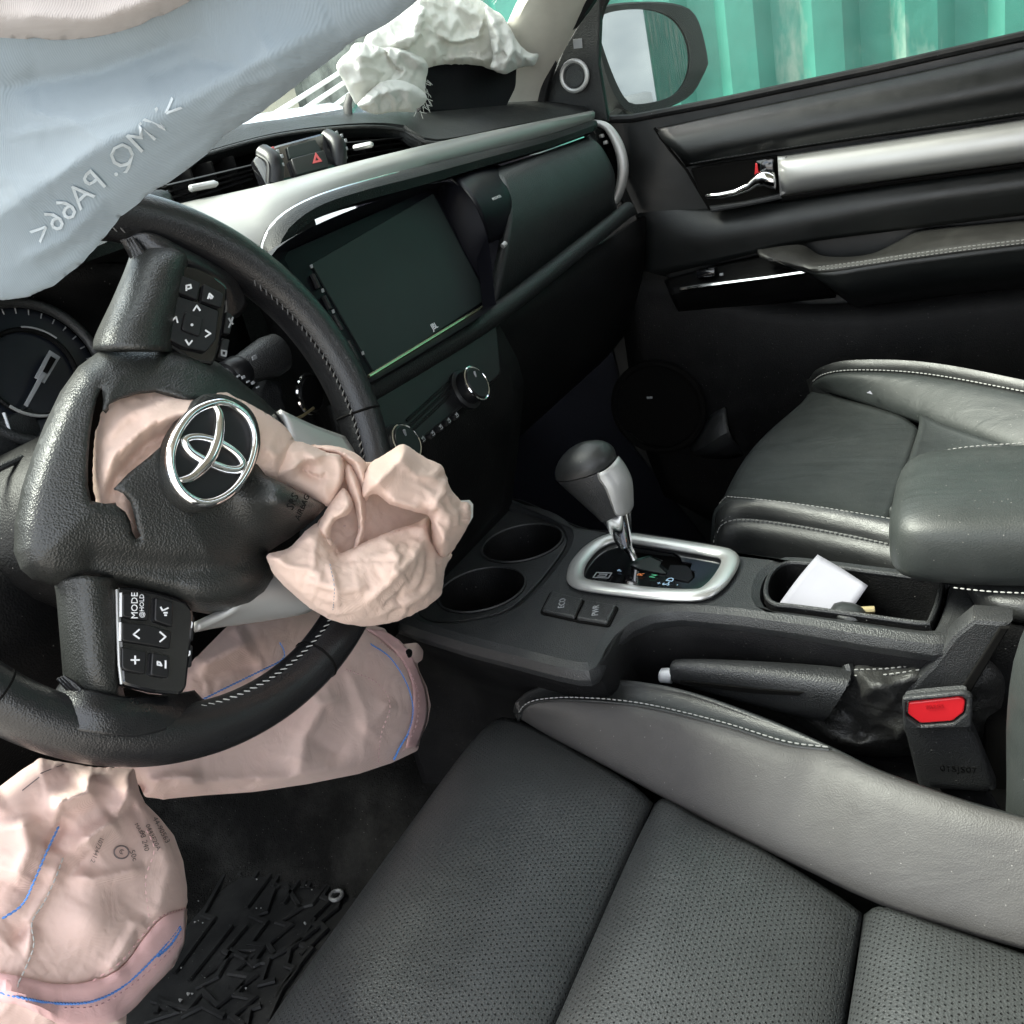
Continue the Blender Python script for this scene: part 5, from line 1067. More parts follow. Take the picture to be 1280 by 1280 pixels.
gmesh('rim_web', net(wnet([[(60, 905, .006), (110, 915, .018), (170, 920, .018), (230, 905, .012), (270, 890, -.004)], [(66, 880, .0), (110, 888, .018), (160, 893, .019), (215, 888, .010), (250, 880, -.008)], [(78, 860, -.008), (112, 868, .012), (156, 876, .014), (205, 874, .004), (238, 868, -.012)]]), 14, 26), 'wheel_leather', rim, sol=.004)
# hub cover split by the burst airbag: one C-shaped moulding with the flap still hanging on
hub_px = [(128, 436), (160, 428), (200, 427), (240, 436), (275, 455), (305, 480), (330, 500), (346, 516), (356, 530), (357, 549),
          (342, 541), (325, 531), (305, 514), (285, 503), (262, 497), (236, 498), (215, 491), (195, 486), (172, 489), (150, 496), (136, 505), (128, 513), (129, 500), (127, 484),
          (121, 498), (116, 520), (112, 548), (110, 582), (110, 606), (114, 626), (128, 629), (146, 632), (157, 640), (163, 652), (165, 664), (171, 675), (177, 671), (171, 660), (168, 645), (163, 628), (154, 617), (142, 611), (160, 592), (185, 572), (208, 552), (218, 540), (228, 520), (245, 503), (268, 498), (292, 502), (312, 514), (325, 534), (326, 560), (320, 578), (332, 594), (350, 602), (378, 617), (409, 632), (392, 650), (365, 671), (335, 690),
          (345, 702), (346, 722), (335, 742), (315, 757), (290, 765), (262, 768), (240, 764), (215, 752), (180, 742), (150, 736), (110, 730), (65, 732), (40, 724), (26, 712), (17, 690), (18, 655), (27, 610), (40, 570), (55, 532), (75, 490), (98, 458)]
hub_out = [(128, 436), (160, 428), (200, 427), (240, 436), (275, 455), (305, 480), (330, 500), (356, 530), (357, 549), (372, 600), (409, 632), (365, 671), (335, 690), (346, 722), (335, 742), (290, 765), (262, 768), (215, 752), (150, 736), (65, 732), (26, 712), (17, 690), (27, 610), (55, 532), (98, 458)]
k_ = hub_px.index((335, 690)); hub_out = hub_px[:10] + [(368, 590), (409, 632), (392, 650), (365, 671)] + hub_px[k_:]
P_, F = sheet(hub_px, 5.0)
d = edge_dist(P_, hub_out); de = edge_dist(P_, hub_px)
lipd = segd(P_, [(128, 513), (127, 484), (114, 540), (110, 606), (114, 626), (157, 640), (171, 675), (163, 628), (142, 611), (208, 552), (228, 520)])[0]
hh = .002 + .022 * (1 - np.exp(-(d / 9) ** 1.3)) + .026 * (1 - np.exp(-d / 85)) - .0020 * np.exp(-(lipd / 4) ** 2)
hh += .010 * np.exp(-(segd(P_, [(240, 520), (330, 600), (409, 632)])[0] / 45) ** 2) + .030 * np.exp(-(segd(P_, [(350, 622), (409, 634)])[0] / 34) ** 2)      # the flap bends up towards the viewer
hh -= .010 * np.exp(-(segd(P_, [(120, 700), (220, 712), (330, 705)])[0] / 16) ** 2) * .5      # dip above the lower bead
hh += .0012 * np.exp(-(segd(P_, [(128, 513), (150, 470), (215, 455)])[0] / 5)) - .001 * np.exp(-(segd(P_, [(150, 460), (205, 457), (222, 448), (262, 462)])[0] / 2.5) ** 2)
HF = {}
hubm = mk('hub_cover', [WP(x, y, h) for (x, y), h in zip(P_, hh)], F, 'hub', wh, ang=180, sol=.0035, off=-1 if False else 1)
me = hubm.data
if me.polygons[len(me.polygons) // 2].normal.dot(WN) > 0: hubm.modifiers['sol'].offset = -1
def hub_h(x, y): i = int(np.argmin((P_[:, 0] - x) ** 2 + (P_[:, 1] - y) ** 2)); return float(hh[i])
# skirt behind the cover
G = [[WO + WN * -.004 + (WP(x, y, .0) - WO) * .94, WO + (WP(x, y, -.008) - WO) * .93, WO + (WP(x, y, -.02) - WO) * .90, WO + (WP(x, y, -.05) - WO) * .7] for x, y in [tuple(p) for p in cr(hub_out, 70, True)]]
ring_loft('hub_skirt', [[G[i][k] for i in range(70)] for k in range(4)], 'dark', wh, cap=False)
wplate('hub_bottom', [(110, 470), (200, 440), (300, 490), (345, 545), (330, 720), (150, 720), (40, 700), (60, 560)], 'void', -.006, .003)
# silver lower spokes
gmesh('silver_spoke', net(wnet([[(345, 515, .006), (356, 545, .006), (352, 590, .004)], [(385, 535, .004), (392, 560, .006), (378, 605, .004)], [(425, 550, .0), (440, 580, .004), (418, 615, .0)]]), 10, 12), 'satin', wh, sol=.006)
gmesh('silver_spoke', net(wnet([[(300, 735, .0), (285, 756, .006), (242, 778, .004)], [(350, 712, .0), (340, 742, .006), (245, 780, -.004)], [(400, 700, .0), (402, 750, .004), (330, 766, -.006)]]), 10, 14), 'satin', wh, sol=.006)
# left switch group (now lowest)
sp1 = wplate('switch_panel', [(144, 733), (170, 734), (205, 742), (234, 752), (243, 765), (239, 812), (234, 860), (226, 869), (190, 866), (152, 856)], 'gloss', .020, .012, bev=.002, r=.003)
tube('panel_bright_edge', [WP(x, y, .0205) for x, y in ((146, 737), (147, 780), (149, 830), (152, 855))], .0010, 'satin', sp1)
def key(px, par, h=.0235, r=.0016): return wplate('switch_key', px, 'button', h, .006, par, .0009, r)
key([(153, 741), (188, 745), (186, 776), (153, 771)], sp1); key([(194, 746), (217, 752), (216, 784), (193, 776)], sp1)
key([(152, 777), (186, 781), (215, 789), (213, 811), (184, 806), (152, 801)], sp1)
key([(152, 808), (184, 814), (182, 843), (156, 838), (152, 834)], sp1); key([(190, 815), (213, 820), (211, 848), (188, 844)], sp1)
key([(230, 764), (244, 770), (242, 802), (229, 797)], sp1, .019); key([(229, 802), (242, 807), (240, 834), (226, 836)], sp1, .019)
for p_, q_ in (((151, 741), (151, 771)), ((150, 778), (150, 801))): tube('key_glint', [WP(*p_, .0238), WP(*q_, .0238)], .0008, 'white', sp1, n=6)
def mark(lines, cx, cy, par, wd=.0009, m='white', h=.0240):   # lines in image pixels about (cx, cy)
    return strokes('key_mark', [[(cx + a, cy + b) for a, b in ln] for ln in lines], None or (lambda x, y: WP(x, y, h)), 1.9, m, par)
up = (WP(190, 760, .024) - WP(204, 760, .024)).normalized(); rt = (WP(170, 745, .024) - WP(170, 775, .024)).normalized()
def wtext(s, x, y, size, par, m='white', h=.0240, sx=1):
    fr_ = frame_of(WP(x, y, h), rt, up); return text(s, fr_, size, m, par, 'key_lettering', sx=sx)
wtext('MODE', 168.5, 757, .0056, sp1); wtext('@HOLD', 177.5, 757.5, .0038, sp1)
mark([[(4, -5), (-3, 1), (4, 6)]], 170, 792, sp1); mark([[(-4, -6), (3, 0), (-4, 6)]], 204, 796, sp1)
mark([[(-5, 0), (5, 0)], [(0, -5), (0, 5)]], 169, 825, sp1)
mark([[(-6, -3), (-3, -2), (-1, 2), (-6, 1), (-6, -3)], [(4, -4), (4, 5)]], 203, 830, sp1); mark([[(-5, -4), (-3, 0), (0, -1), (4, -3)], [(-1, 3), (3, 3)], [(0, 6), (2, 6)]], 206, 763, sp1)
mark([[(0, -5), (2, -2), (1, 3), (-1, 4)]], 238, 781, sp1, h=.0195); mark([[(2, -4), (2, 0), (-2, 3)]], 235, 818, sp1, h=.0195)
# right switch group (now uppermost)
sp2 = wplate('switch_panel', [(222, 330), (246, 334), (270, 346), (285, 358), (284, 380), (276, 430), (268, 456), (240, 452), (200, 425), (210, 378)], 'gloss', .020, .012, bev=.002, r=.003)
tube('panel_bright_edge', [WP(x, y, .0205) for x, y in ((221, 334), (214, 366), (206, 400), (200, 423))], .0010, 'satin', sp2)
key([(223, 342), (251, 353), (247, 375), (220, 364)], sp2); key([(255, 354), (280, 367), (277, 385), (252, 376)], sp2)
key([(219, 369), (248, 378), (274, 389), (270, 425), (258, 440), (230, 434), (205, 421), (212, 390)], sp2, .0232)
wplate('centre_key', [(232, 389), (254, 397), (250, 421), (227, 412)], 'button', .0250, .003, sp2, .0007, .002)
key([(283, 388), (293, 396), (288, 418), (279, 416)], sp2, .017); key([(278, 422), (288, 424), (283, 450), (272, 446)], sp2, .017)
mark([[(-3, 4), (-3, -2), (2, -3), (3, 1), (-1, 2)]], 236, 359, sp2); mark([[(-3, 3), (-1, -3), (3, 1), (0, 3)], [(-1, 1), (2, 3)]], 263, 370, sp2, wd=.002)
mark([[(-4, 3), (0, -3), (4, 3)]], 246, 385, sp2); mark([[(-4, 2), (1, -3), (3, 4)]], 219, 399, sp2); mark([[(-3, -3), (3, 1), (-3, 5)]], 260, 416, sp2); mark([[(-4, -3), (0, 3), (4, -2)]], 236, 428, sp2)
mark([[(-1, 0), (1, 0)], [(0, -1), (0, 1)]], 240, 406, sp2, h=.0268); mark([[(-2, -5), (1, 0), (-2, 6)], [(3, -6), (1, 0), (3, 2)]], 288, 403, sp2, h=.0175, m='greyprint'); mark([[(-3, -3), (3, -2), (2, 4), (-3, 3), (-3, -3)]], 280, 441, sp2, h=.0175, m='greyprint')
# emblem on its raised oval
HE = .058
base_px = smooth_poly([(252, 495), (270, 491), (287, 493), (312, 507), (325, 530), (327, 562), (313, 598), (292, 622), (255, 637), (227, 624), (212, 600), (209, 572), (219, 537)], 60)
eb = wplate('emblem_base', base_px, 'hub', HE, .016, bev=.003)
wplate('emblem_field', smooth_poly([(272, 505), (303, 518), (317, 545), (312, 585), (285, 619), (252, 628), (224, 612), (214, 585), (222, 545), (245, 515)], 50), 'button', HE + .0012, .0025, eb, .0006)
def ring_px(pts, r, closed=True, k=60, rs=None): return tube('emblem', cr([WP(x, y, HE + .003) for x, y in pts], k, closed), rs or r, 'chrome', eb, closed=closed, n=12, flat=.8)
ring_px([(272, 503), (292, 508), (309, 522), (318, 546), (314, 575), (300, 603), (279, 622), (253, 629), (229, 617), (215, 593), (213, 566), (223, 538), (243, 514)], .0034)
ring_px([(267, 506), (273, 518), (273, 536), (269, 556), (261, 574), (249, 588), (236, 598), (221, 601)], .0046, False, 40, rs=[.0022 + .0028 * math.sin(math.pi * i / 39) ** .6 for i in range(40)])
ring_px([(230, 551), (240, 546), (256, 547), (276, 554), (294, 566), (303, 579), (298, 587), (283, 587), (264, 580), (247, 572), (235, 563)], .0032)
for s, x, y, sz in (('SRS', 366, 627, .0075), ('AIRBAG', 378, 634, .0055)):
    text(s, frame_of(WP(x, y, hub_h(x, y) + .0012), rt + up * -.5, up + rt * .45), sz, 'dark', hubm, 'moulded_lettering', th=.0006)
# column cover, stalk with its band
col = thing('wiper_stalk', PY(320, 470, .56), 'dark grey control stalk with white marks behind the wheel rim', 'stalk')
a, b = PY(276, 476, .56), PY(350, 440, .545); dd = (b - a)
def stalk_ring(s, ra, rb): c = a + dd * s; x = Vector((0, 1, 0)); z = dd.normalized().cross(x).normalized(); return [c + x * math.cos(t) * ra + z * math.sin(t) * rb for t in [2 * math.pi * i / 20 for i in range(20)]]
ring_loft('stalk_arm', [stalk_ring(s, ra, rb) for s, ra, rb in ((-.6, .007, .007), (.12, .009, .009), (.16, .011, .011), (.45, .013, .014), (.8, .015, .018), (.97, .014, .017), (1.04, .009, .011), (1.06, .002, .002))], 'plastic', col)
bd = ring_loft('stalk_band', [stalk_ring(s, ra, ra) for s, ra in ((.10, .0125), (.14, .0138), (.30, .0142), (.34, .013))], 'button', col)
for k in range(5): box('band_mark', PY(298 + k * 6, 470 + k * 3.5 - (k % 2) * 2, .5425), (.0035, .001, .0012 + .001 * (k % 2)), 'white', bd, bev=0)
box('stalk_mark', PY(318, 447, .532), (.005, .001, .003), 'greyprint', col, bev=0)
cc = thing('steering_column', WO + Vector((0, .1, -.05)), 'black plastic steering column cover behind the wheel hub', 'column')
rings = []
for s, r in ((.03, .05), (.06, .075), (.12, .09), (.2, .095), (.26, .09)):
    c = WO - WN * s + Vector((0, 0, -.015)); rings.append([c + WU * math.cos(t) * r + WV * math.sin(t) * r * .8 for t in [2 * math.pi * i / 28 for i in range(28)]])
ring_loft('column_cover', rings, 'dark', cc)
gmesh('column_shroud', net([[PY(*p) for p in r] for r in (((305, 500, .57), (330, 470, .56), (352, 480, .55)), ((310, 540, .56), (335, 520, .545), (358, 530, .545)), ((320, 590, .56), (345, 575, .55), (362, 570, .55)))], 8, 10), 'plastic', cc, sol=.004)
# ================================================================== burst airbags
ZM = lambda x, y: (300 + x / 2.7826, 330 + y / 2.7826)
ZL = lambda L_: [ZM(*p) for p in L_]
# driver's bag, part inside the hub
da = thing('driver_airbag', WP(470, 690, .06), 'crumpled pink airbag bursting out of the steering wheel hub over the rim', 'airbag')
in_px = [(117, 570), (121, 535), (134, 505), (156, 484), (200, 472), (262, 482), (330, 515), (362, 540), (372, 575), (345, 602), (300, 585), (250, 560), (225, 560), (190, 590), (178, 640), (178, 690), (150, 680), (124, 650), (117, 610)]
bag('cloth_in_hub', smooth_poly(in_px, 70), 6, WP, lambda x, y: .014 + .024 * min(1, max(0, (x - 180) / 140)), [('r', [(124, 620), (143, 570), (190, 528), (270, 505)], .020, 13), ('r', [(136, 640), (146, 596), (184, 556), (250, 524)], -.010, 10), ('r', [(150, 622), (192, 568), (240, 536)], .012, 9), ('c', [(122, 560), (160, 520), (230, 498)], .006, 9), ('r', [(146, 640), (160, 640), (170, 668)], .006, 8), ('c', [(330, 560), (350, 575)], .006, 6)], 14, .014, .006, 'paleCloth', da, grow=.045, bend=.6)
ln = lambda *p: ZL(p)
lobe = ln((130, 640), (215, 640), (300, 660), (360, 660), (430, 685), (500, 675), (560, 645), (640, 685), (695, 715), (715, 760), (740, 810), (785, 850), (780, 900), (755, 970), (720, 1030), (690, 1080), (650, 1150), (540, 1220), (430, 1240), (330, 1220), (260, 1180), (180, 1110), (130, 1040), (180, 990), (260, 905), (310, 850), (300, 825), (215, 790), (130, 740))
bag('cloth_back', smooth_poly(lobe, 90), 6, WP, lambda x, y: .030, [], 20, .006, .010, 'paleCloth', da, grow=.05)
def hub_near(lo, hi): return lambda x, y: lo + (hi - lo) * min(1, max(0, (x - 330) / 130))
# lower petal
lowp = ln((96, 1006), (170, 984), (240, 915), (290, 900), (330, 975), (352, 1003), (430, 966), (520, 928), (600, 902), (658, 880), (672, 950), (715, 1000), (742, 1010), (716, 1060), (709, 1120), (690, 1165), (620, 1210), (540, 1245), (430, 1262), (330, 1245), (250, 1205), (170, 1140), (115, 1080), (92, 1030))
lb, lat = bag('cloth_fold', smooth_poly(lowp, 120), 4.2, WP, lambda x, y: .036 + .016 * math.exp(-(((x - 480) / 80) ** 2 + ((y - 700) / 70) ** 2)), [('r', ln((345, 1005), (430, 968), (520, 930), (600, 905), (655, 888)), .013, 8), ('r', ln((655, 885), (645, 960), (600, 1030), (520, 1110)), .013, 12), ('r', ln((520, 960), (545, 1030), (520, 1110), (430, 1190)), .008, 11), ('c', ln((560, 1190), (640, 1150), (705, 1070)), .006, 8), ('r', ln((110, 1030), (190, 975), (255, 915)), .008, 8), ('r', ln((230, 1100), (350, 1140), (450, 1120)), .005, 14), ('c', ln((310, 1040), (330, 1110), (340, 1200)), .003, 6)], 16, .026, .010, 'paleCloth', da, grow=.055, bend=.5)
# upper petal with its rolled lip over the pocket
upp = ln((445, 700), (500, 660), (560, 625), (585, 630), (640, 668), (705, 700), (718, 735), (735, 780), (770, 822), (798, 830), (806, 872), (785, 930), (745, 990), (705, 1025), (668, 975), (657, 884), (600, 864), (520, 838), (470, 802), (430, 818), (424, 770))
bag('cloth_fold', smooth_poly(upp, 100), 4.2, WP, lambda x, y: .052 + .008 * math.exp(-((y - 640) / 40) ** 2), [('r', ln((440, 805), (520, 828), (600, 852), (650, 870)), .010, 8), ('r', ln((455, 790), (500, 740), (560, 680), (590, 640)), .010, 12), ('r', ln((720, 740), (705, 800), (660, 870)), .010, 11), ('c', ln((560, 690), (620, 735), (700, 738)), .005, 8), ('r', ln((660, 880), (700, 930), (720, 990)), .008, 10), ('s', ln((770, 825), (785, 870), (780, 910)), -.006, 7)], 11, .022, .012, 'paleCloth', da, grow=.055, bend=.5)
# strands gathered between hub and petals
bag('cloth_fold', smooth_poly(ln((40, 600), (130, 608), (215, 616), (265, 636), (305, 652), (352, 662), (366, 715), (350, 790), (312, 846), (212, 802), (92, 747), (50, 700)), 80), 4.2, WP, hub_near(.030, .050), [('r', ln((130, 735), (215, 690), (290, 662), (345, 670), (355, 730), (330, 800)), .008, 7), ('b', ZM(235, 700), -.010, 9), ('c', ln((160, 660), (220, 650), (280, 690)), .005, 8), ('s', ln((205, 700), (250, 730), (300, 740)), -.007, 8)], 9, .013, .010, 'paleCloth', da, grow=.06, bend=.4)
bag('cloth_fold', smooth_poly(ln((240, 632), (320, 630), (395, 652), (440, 690), (460, 740), (458, 800), (436, 830), (412, 780), (385, 715), (340, 672)), 60), 3.8, WP, hub_near(.026, .046), [('r', ln((260, 640), (340, 645), (410, 690), (440, 790)), .006, 6)], 7, .010, .008, 'paleCloth', da, grow=.06, bend=.4)
bag('cloth_fold', smooth_poly(ln((372, 690), (400, 720), (428, 790), (440, 850), (436, 930), (405, 1000), (392, 985), (408, 920), (398, 850), (375, 790), (362, 730)), 60), 3.6, WP, hub_near(.036, .050), [('r', ln((385, 720), (420, 820), (420, 920)), .006, 5)], 6, .010, .008, 'paleCloth', da, grow=.05, bend=.4)
bag('cloth_fold', smooth_poly(ln((352, 780), (376, 790), (396, 835), (378, 872), (338, 892), (318, 930), (330, 985), (350, 1005), (322, 1000), (290, 960), (268, 920), (300, 850)), 60), 3.6, WP, hub_near(.036, .056), [('r', ln((365, 800), (380, 840), (330, 890), (305, 930)), .007, 6)], 6, .010, .008, 'paleCloth', da, grow=.05, bend=.4)
bag('cloth_fold', smooth_poly(ln((345, 900), (380, 885), (400, 910), (392, 950), (362, 985), (340, 975), (332, 935)), 40), 3.4, WP, lambda x, y: .030, [('b', ZM(368, 940), -.010, 5)], 5, .006, .005, 'pinkcloth', da, grow=.08, bend=.4)
for line in (ln((570, 645), (640, 720), (700, 800), (735, 800)),): pass
stitches(cr([lat(*ZM(x, y), .0006) for x, y in ((309, 1045), (318, 1080), (325, 1120), (322, 1180), (318, 1220))], 24), WN, 'paper', lb, pitch=.003, ln=.002, r=.0004)
# seam tab sticking out on the right
tab = wplate('seam_tab', ZL([(768, 822), (800, 820), (813, 835), (812, 880), (798, 905), (790, 870)]), 'whitecloth', .062, .004, lb, .001)
# knee bag: two lobes hanging below the wheel
ka = thing('knee_airbag', PY(200, 960, .57), 'deflated pink knee airbag hanging below the wheel, with blue seams and printed numbers', 'airbag')
ZK = lambda x, y: (x / 2.2069, 700 + y / 2.2069); zk = lambda *p: [ZK(*q) for q in p]
YM = lambda y0: (lambda x, y, h: PY(x, y, y0 - h))
k1 = zk((540, 270), (640, 170), (700, 140), (820, 120), (900, 150), (1000, 170), (1060, 190), (1085, 222), (1110, 232), (1150, 228), (1168, 250), (1165, 275), (1150, 285), (1158, 310), (1178, 350), (1188, 400), (1180, 450), (1160, 490), (1152, 525), (1080, 560), (990, 590), (850, 618), (700, 640), (560, 650), (450, 660), (400, 652), (385, 620), (330, 600), (300, 540), (420, 400))
k1f = [('r', zk((400, 640), (600, 610), (800, 600), (1000, 560)), .010, 9), ('r', zk((820, 600), (850, 480), (890, 400), (960, 380)), .012, 18), ('c', zk((840, 480), (900, 520), (960, 540)), -.006, 16), ('c', zk((560, 630), (650, 640), (720, 610)), -.006, 8), ('r', zk((540, 300), (620, 260), (700, 220)), .012, 14), ('c', zk((560, 330), (640, 300), (720, 290)), -.006, 12), ('r', zk((385, 620), (470, 600), (560, 600)), .012, 8), ('b', ZK(395, 625), -.02, 8), ('r', zk((1000, 480), (1060, 420), (1080, 380)), .006, 14), ('c', zk((960, 300), (1010, 420), (1000, 560)), .004, 12)]
k1f = [(a, b, c * .8, *d) for a, b, c, *d in k1f]
kb1, k1at = bag('cloth_lobe', k1, 5, lambda x, y, h: PY(x, y, .545 - h - (x - 250) * .00018), lambda x, y: 0, k1f, 14, .012, .010, 'pinkcloth', ka, grow=.024, bend=.8)
k2 = zk((-60, 640), (0, 625), (60, 580), (110, 548), (180, 560), (260, 572), (370, 575), (385, 640), (400, 670), (440, 710), (480, 760), (505, 830), (515, 900), (517, 980), (507, 1060), (480, 1120), (420, 1180), (350, 1240), (345, 1290), (200, 1330), (-60, 1310))
k2f = [('r', zk((250, 575), (240, 640), (165, 670), (150, 740)), .024, 10), ('c', zk((160, 680), (165, 740), (130, 800)), -.016, 12), ('r', zk((360, 590), (350, 660), (310, 720), (200, 800)), .022, 12), ('c', zk((300, 720), (340, 690), (380, 670)), -.014, 10), ('r', zk((60, 700), (80, 800), (40, 900)), .012, 20), ('r', zk((170, 830), (130, 920), (85, 1000), (75, 1100)), .012, 10), ('c', zk((20, 1060), (90, 1000), (160, 860)), -.014, 22), ('r', zk((200, 870), (260, 880), (400, 850)), .008, 9), ('c', zk((160, 900), (200, 860), (260, 800)), -.006, 12), ('r', zk((400, 980), (350, 1060), (290, 1150)), .010, 12), ('c', zk((380, 1000), (380, 1080), (330, 1140)), -.006, 8), ('r', zk((440, 760), (470, 850), (440, 960), (400, 1000)), .008, 18), ('r', zk((0, 1180), (60, 1200), (110, 1240), (160, 1250)), .010, 9), ('b', ZK(260, 1000), .014, 40)]
k2f = [(a, b, c * .85, *d) for a, b, c, *d in k2f]
kb2, k2at = bag('cloth_lobe', k2, 4.6, lambda x, y, h: PY(x, y, .50 - h), lambda x, y: 0, k2f, 16, .015, .012, 'pinkcloth', ka, grow=.024, bend=.8)
# pink hem bands
def band(name, inner, outer, at, par, m, lift=.0024):
    a_, b_ = cr([Vector((*p, 0)) for p in inner], 50), cr([Vector((*p, 0)) for p in outer], 50)
    return gmesh(name, [[at(a.x + (b.x - a.x) * k / 5, a.y + (b.y - a.y) * k / 5, lift) for k in range(6)] for a, b in zip(a_, b_)], m, par, sol=.0008)
band('hem', zk((-20, 1135), (60, 1150), (160, 1170), (260, 1160), (340, 1120), (400, 1040), (450, 985), (513, 962)), zk((-20, 1215), (40, 1222), (100, 1245), (200, 1290), (330, 1262), (420, 1176), (478, 1114), (506, 1056)), k2at, kb2, 'pinkedge')
band('hem', zk((1010, 190), (1090, 250), (1135, 330), (1140, 420), (1120, 520)), zk((1060, 195), (1120, 240), (1170, 345), (1180, 430), (1152, 515)), k1at, kb1, 'pinkedge')
def seam(pts, at, par, m, **k): return stitches(cr([at(*ZK(*p), .0032) for p in pts], 50), Vector((0, -1, .2)), m, par, name='seam', **k)
seam(((5, 990), (60, 950), (95, 880), (130, 800), (160, 735)), k2at, kb2, 'bluethread', pitch=.0026, ln=.0029, r=.0007, slant=.25)
seam(((-10, 1190), (60, 1208), (150, 1222), (250, 1218), (340, 1175), (430, 1090), (495, 1010)), k2at, kb2, 'bluethread', pitch=.0026, ln=.0029, r=.0007, slant=.25)
seam(((432, 1094), (470, 1060), (497, 1016)), k2at, kb2, 'bluethread', pitch=.0026, ln=.0032, r=.0010, slant=.25)
seam(((250, 1165), (330, 1110), (390, 1040), (440, 985), (510, 960)), k2at, kb2, 'pinkthread', pitch=.0045, ln=.0024, r=.0005)
seam(((170, 1236), (270, 1228), (370, 1165), (450, 1095), (500, 1040)), k2at, kb2, 'pinkthread', pitch=.0045, ln=.0024, r=.0005)
seam(((172, 820), (150, 880), (115, 950), (85, 1000), (92, 1060), (70, 1120), (48, 1170), (46, 1200)), k2at, kb2, 'thread', pitch=.0035, ln=.003, r=.0005)
seam(((410, 990), (400, 880), (425, 800), (400, 740)), k2at, kb2, 'pinkthread', pitch=.0045, ln=.0024, r=.0004)
seam(((545, 392), (640, 345), (720, 305), (778, 275), (782, 250), (770, 228)), k1at, kb1, 'bluethread', pitch=.0026, ln=.0029, r=.0007, slant=.25)
seam(((1020, 232), (1075, 270), (1120, 340), (1138, 410), (1125, 475), (1085, 548)), k1at, kb1, 'bluethread', pitch=.0026, ln=.0029, r=.0007, slant=.25)
seam(((1126, 478), (1100, 520), (1086, 550)), k1at, kb1, 'bluethread', pitch=.0026, ln=.0032, r=.0011, slant=.25)
seam(((1045, 225), (1110, 280), (1150, 360), (1148, 450), (1110, 530)), k1at, kb1, 'pinkthread', pitch=.0045, ln=.0024, r=.0005)
seam(((950, 300), (1040, 340), (1075, 400), (1050, 480), (1042, 560)), k1at, kb1, 'pinkthread', pitch=.0045, ln=.0024, r=.0005)
wp_ = k1at(*ZK(1127, 258), .002); tube('eyelet', [wp_ + Vector((math.cos(t) * .0022, 0, math.sin(t) * .0022)) for t in [2 * math.pi * i / 16 for i in range(16)]], .0022, 'void', kb1, closed=True)
def kprint(s, x, y, ang, size, sq=1):
    c, sn_ = math.cos(math.radians(ang)), math.sin(math.radians(ang))
    return textfn(s, lambda a, b: k2at(ZK(x, y)[0] + a * c + b * sn_, ZK(x, y)[1] + a * sn_ - b * c, .0022), size, 'ink', kb2, 'printed_lettering', sx=sq)
kprint('44-90563', 445, 745, 62, 9.5); kprint('0443E20A', 422, 765, 65, 8.5); kprint('03 240', 398, 775, 75, 9.5); kprint('MADE', 385, 745, 60, 7); kprint('1072441:2', 268, 800, 112, 8)
kprint('C', 335, 805, 20, 9); kprint('S', 335, 806, 20, 8); kprint('50c', 368, 815, 70, 10)
tube('print_ring', [k2at(ZK(335, 806)[0] + math.cos(t) * 9, ZK(335, 806)[1] + math.sin(t) * 8, .0018) for t in [2 * math.pi * i / 30 for i in range(30)]], .0005, 'ink', kb2, closed=True, n=5)
for (x0, y0), (x1, y1) in (((62, 636), (108, 600)), ((112, 590), (175, 565))): tube('printed_dash', [k2at(*ZK(x0, y0), .001), k2at(*ZK(x1, y1), .001)], .0004, 'ink', kb2, n=4)
# passenger bag, white, slumped over its open lid
ZW = lambda x, y: (400 + x / 2.9767, y / 2.9767); zw = lambda *p: [ZW(*q) for q in p]
wa = thing('passenger_airbag', PY(540, 130, .64), 'torn white passenger airbag slumped over its open lid on the dash top', 'airbag')
wmap = lambda y0: (lambda x, y, h: PY(x, y, y0 - h - max(0, x - 560) * .0003))
def wrinkled(*L_): return [(k, zw(*ln_), a, wd) for k, ln_, a, wd in L_]
# back drape
pw0 = zw((180, 120), (250, 66), (330, 15), (420, -45), (540, -40), (600, 0), (640, 30), (690, 70), (700, 160), (690, 250), (640, 262), (600, 248), (520, 240), (430, 246), (380, 262), (300, 270), (200, 240), (160, 180))
pb, pat = bag('cloth_lobe', smooth_poly(pw0, 100), 3.6, wmap(.655), lambda x, y: 0, wrinkled(('r', ((250, 178), (350, 130), (375, 20)), .014, 12), ('s', ((390, 20), (380, 130), (300, 200)), .010, 10), ('s', ((430, 130), (500, 165), (590, 140), (612, 60)), -.014, 16), ('r', ((430, 130), (500, 165), (590, 140), (612, 60)), .008, 7), ('c', ((440, 60), (480, 110), (520, 60)), .006, 9), ('c', ((500, 10), (560, 50), (600, 60)), .006, 8), ('r', ((480, 222), (560, 210), (640, 228)), .010, 6), ('s', ((540, 200), (590, 205), (630, 190)), -.006, 6), ('c', ((410, 150), (440, 200), (430, 240)), .007, 7), ('c', ((540, 100), (570, 120), (600, 100)), -.004, 8)), 9, .017, .03, 'whitecloth', wa, grow=.055, bend=.6)
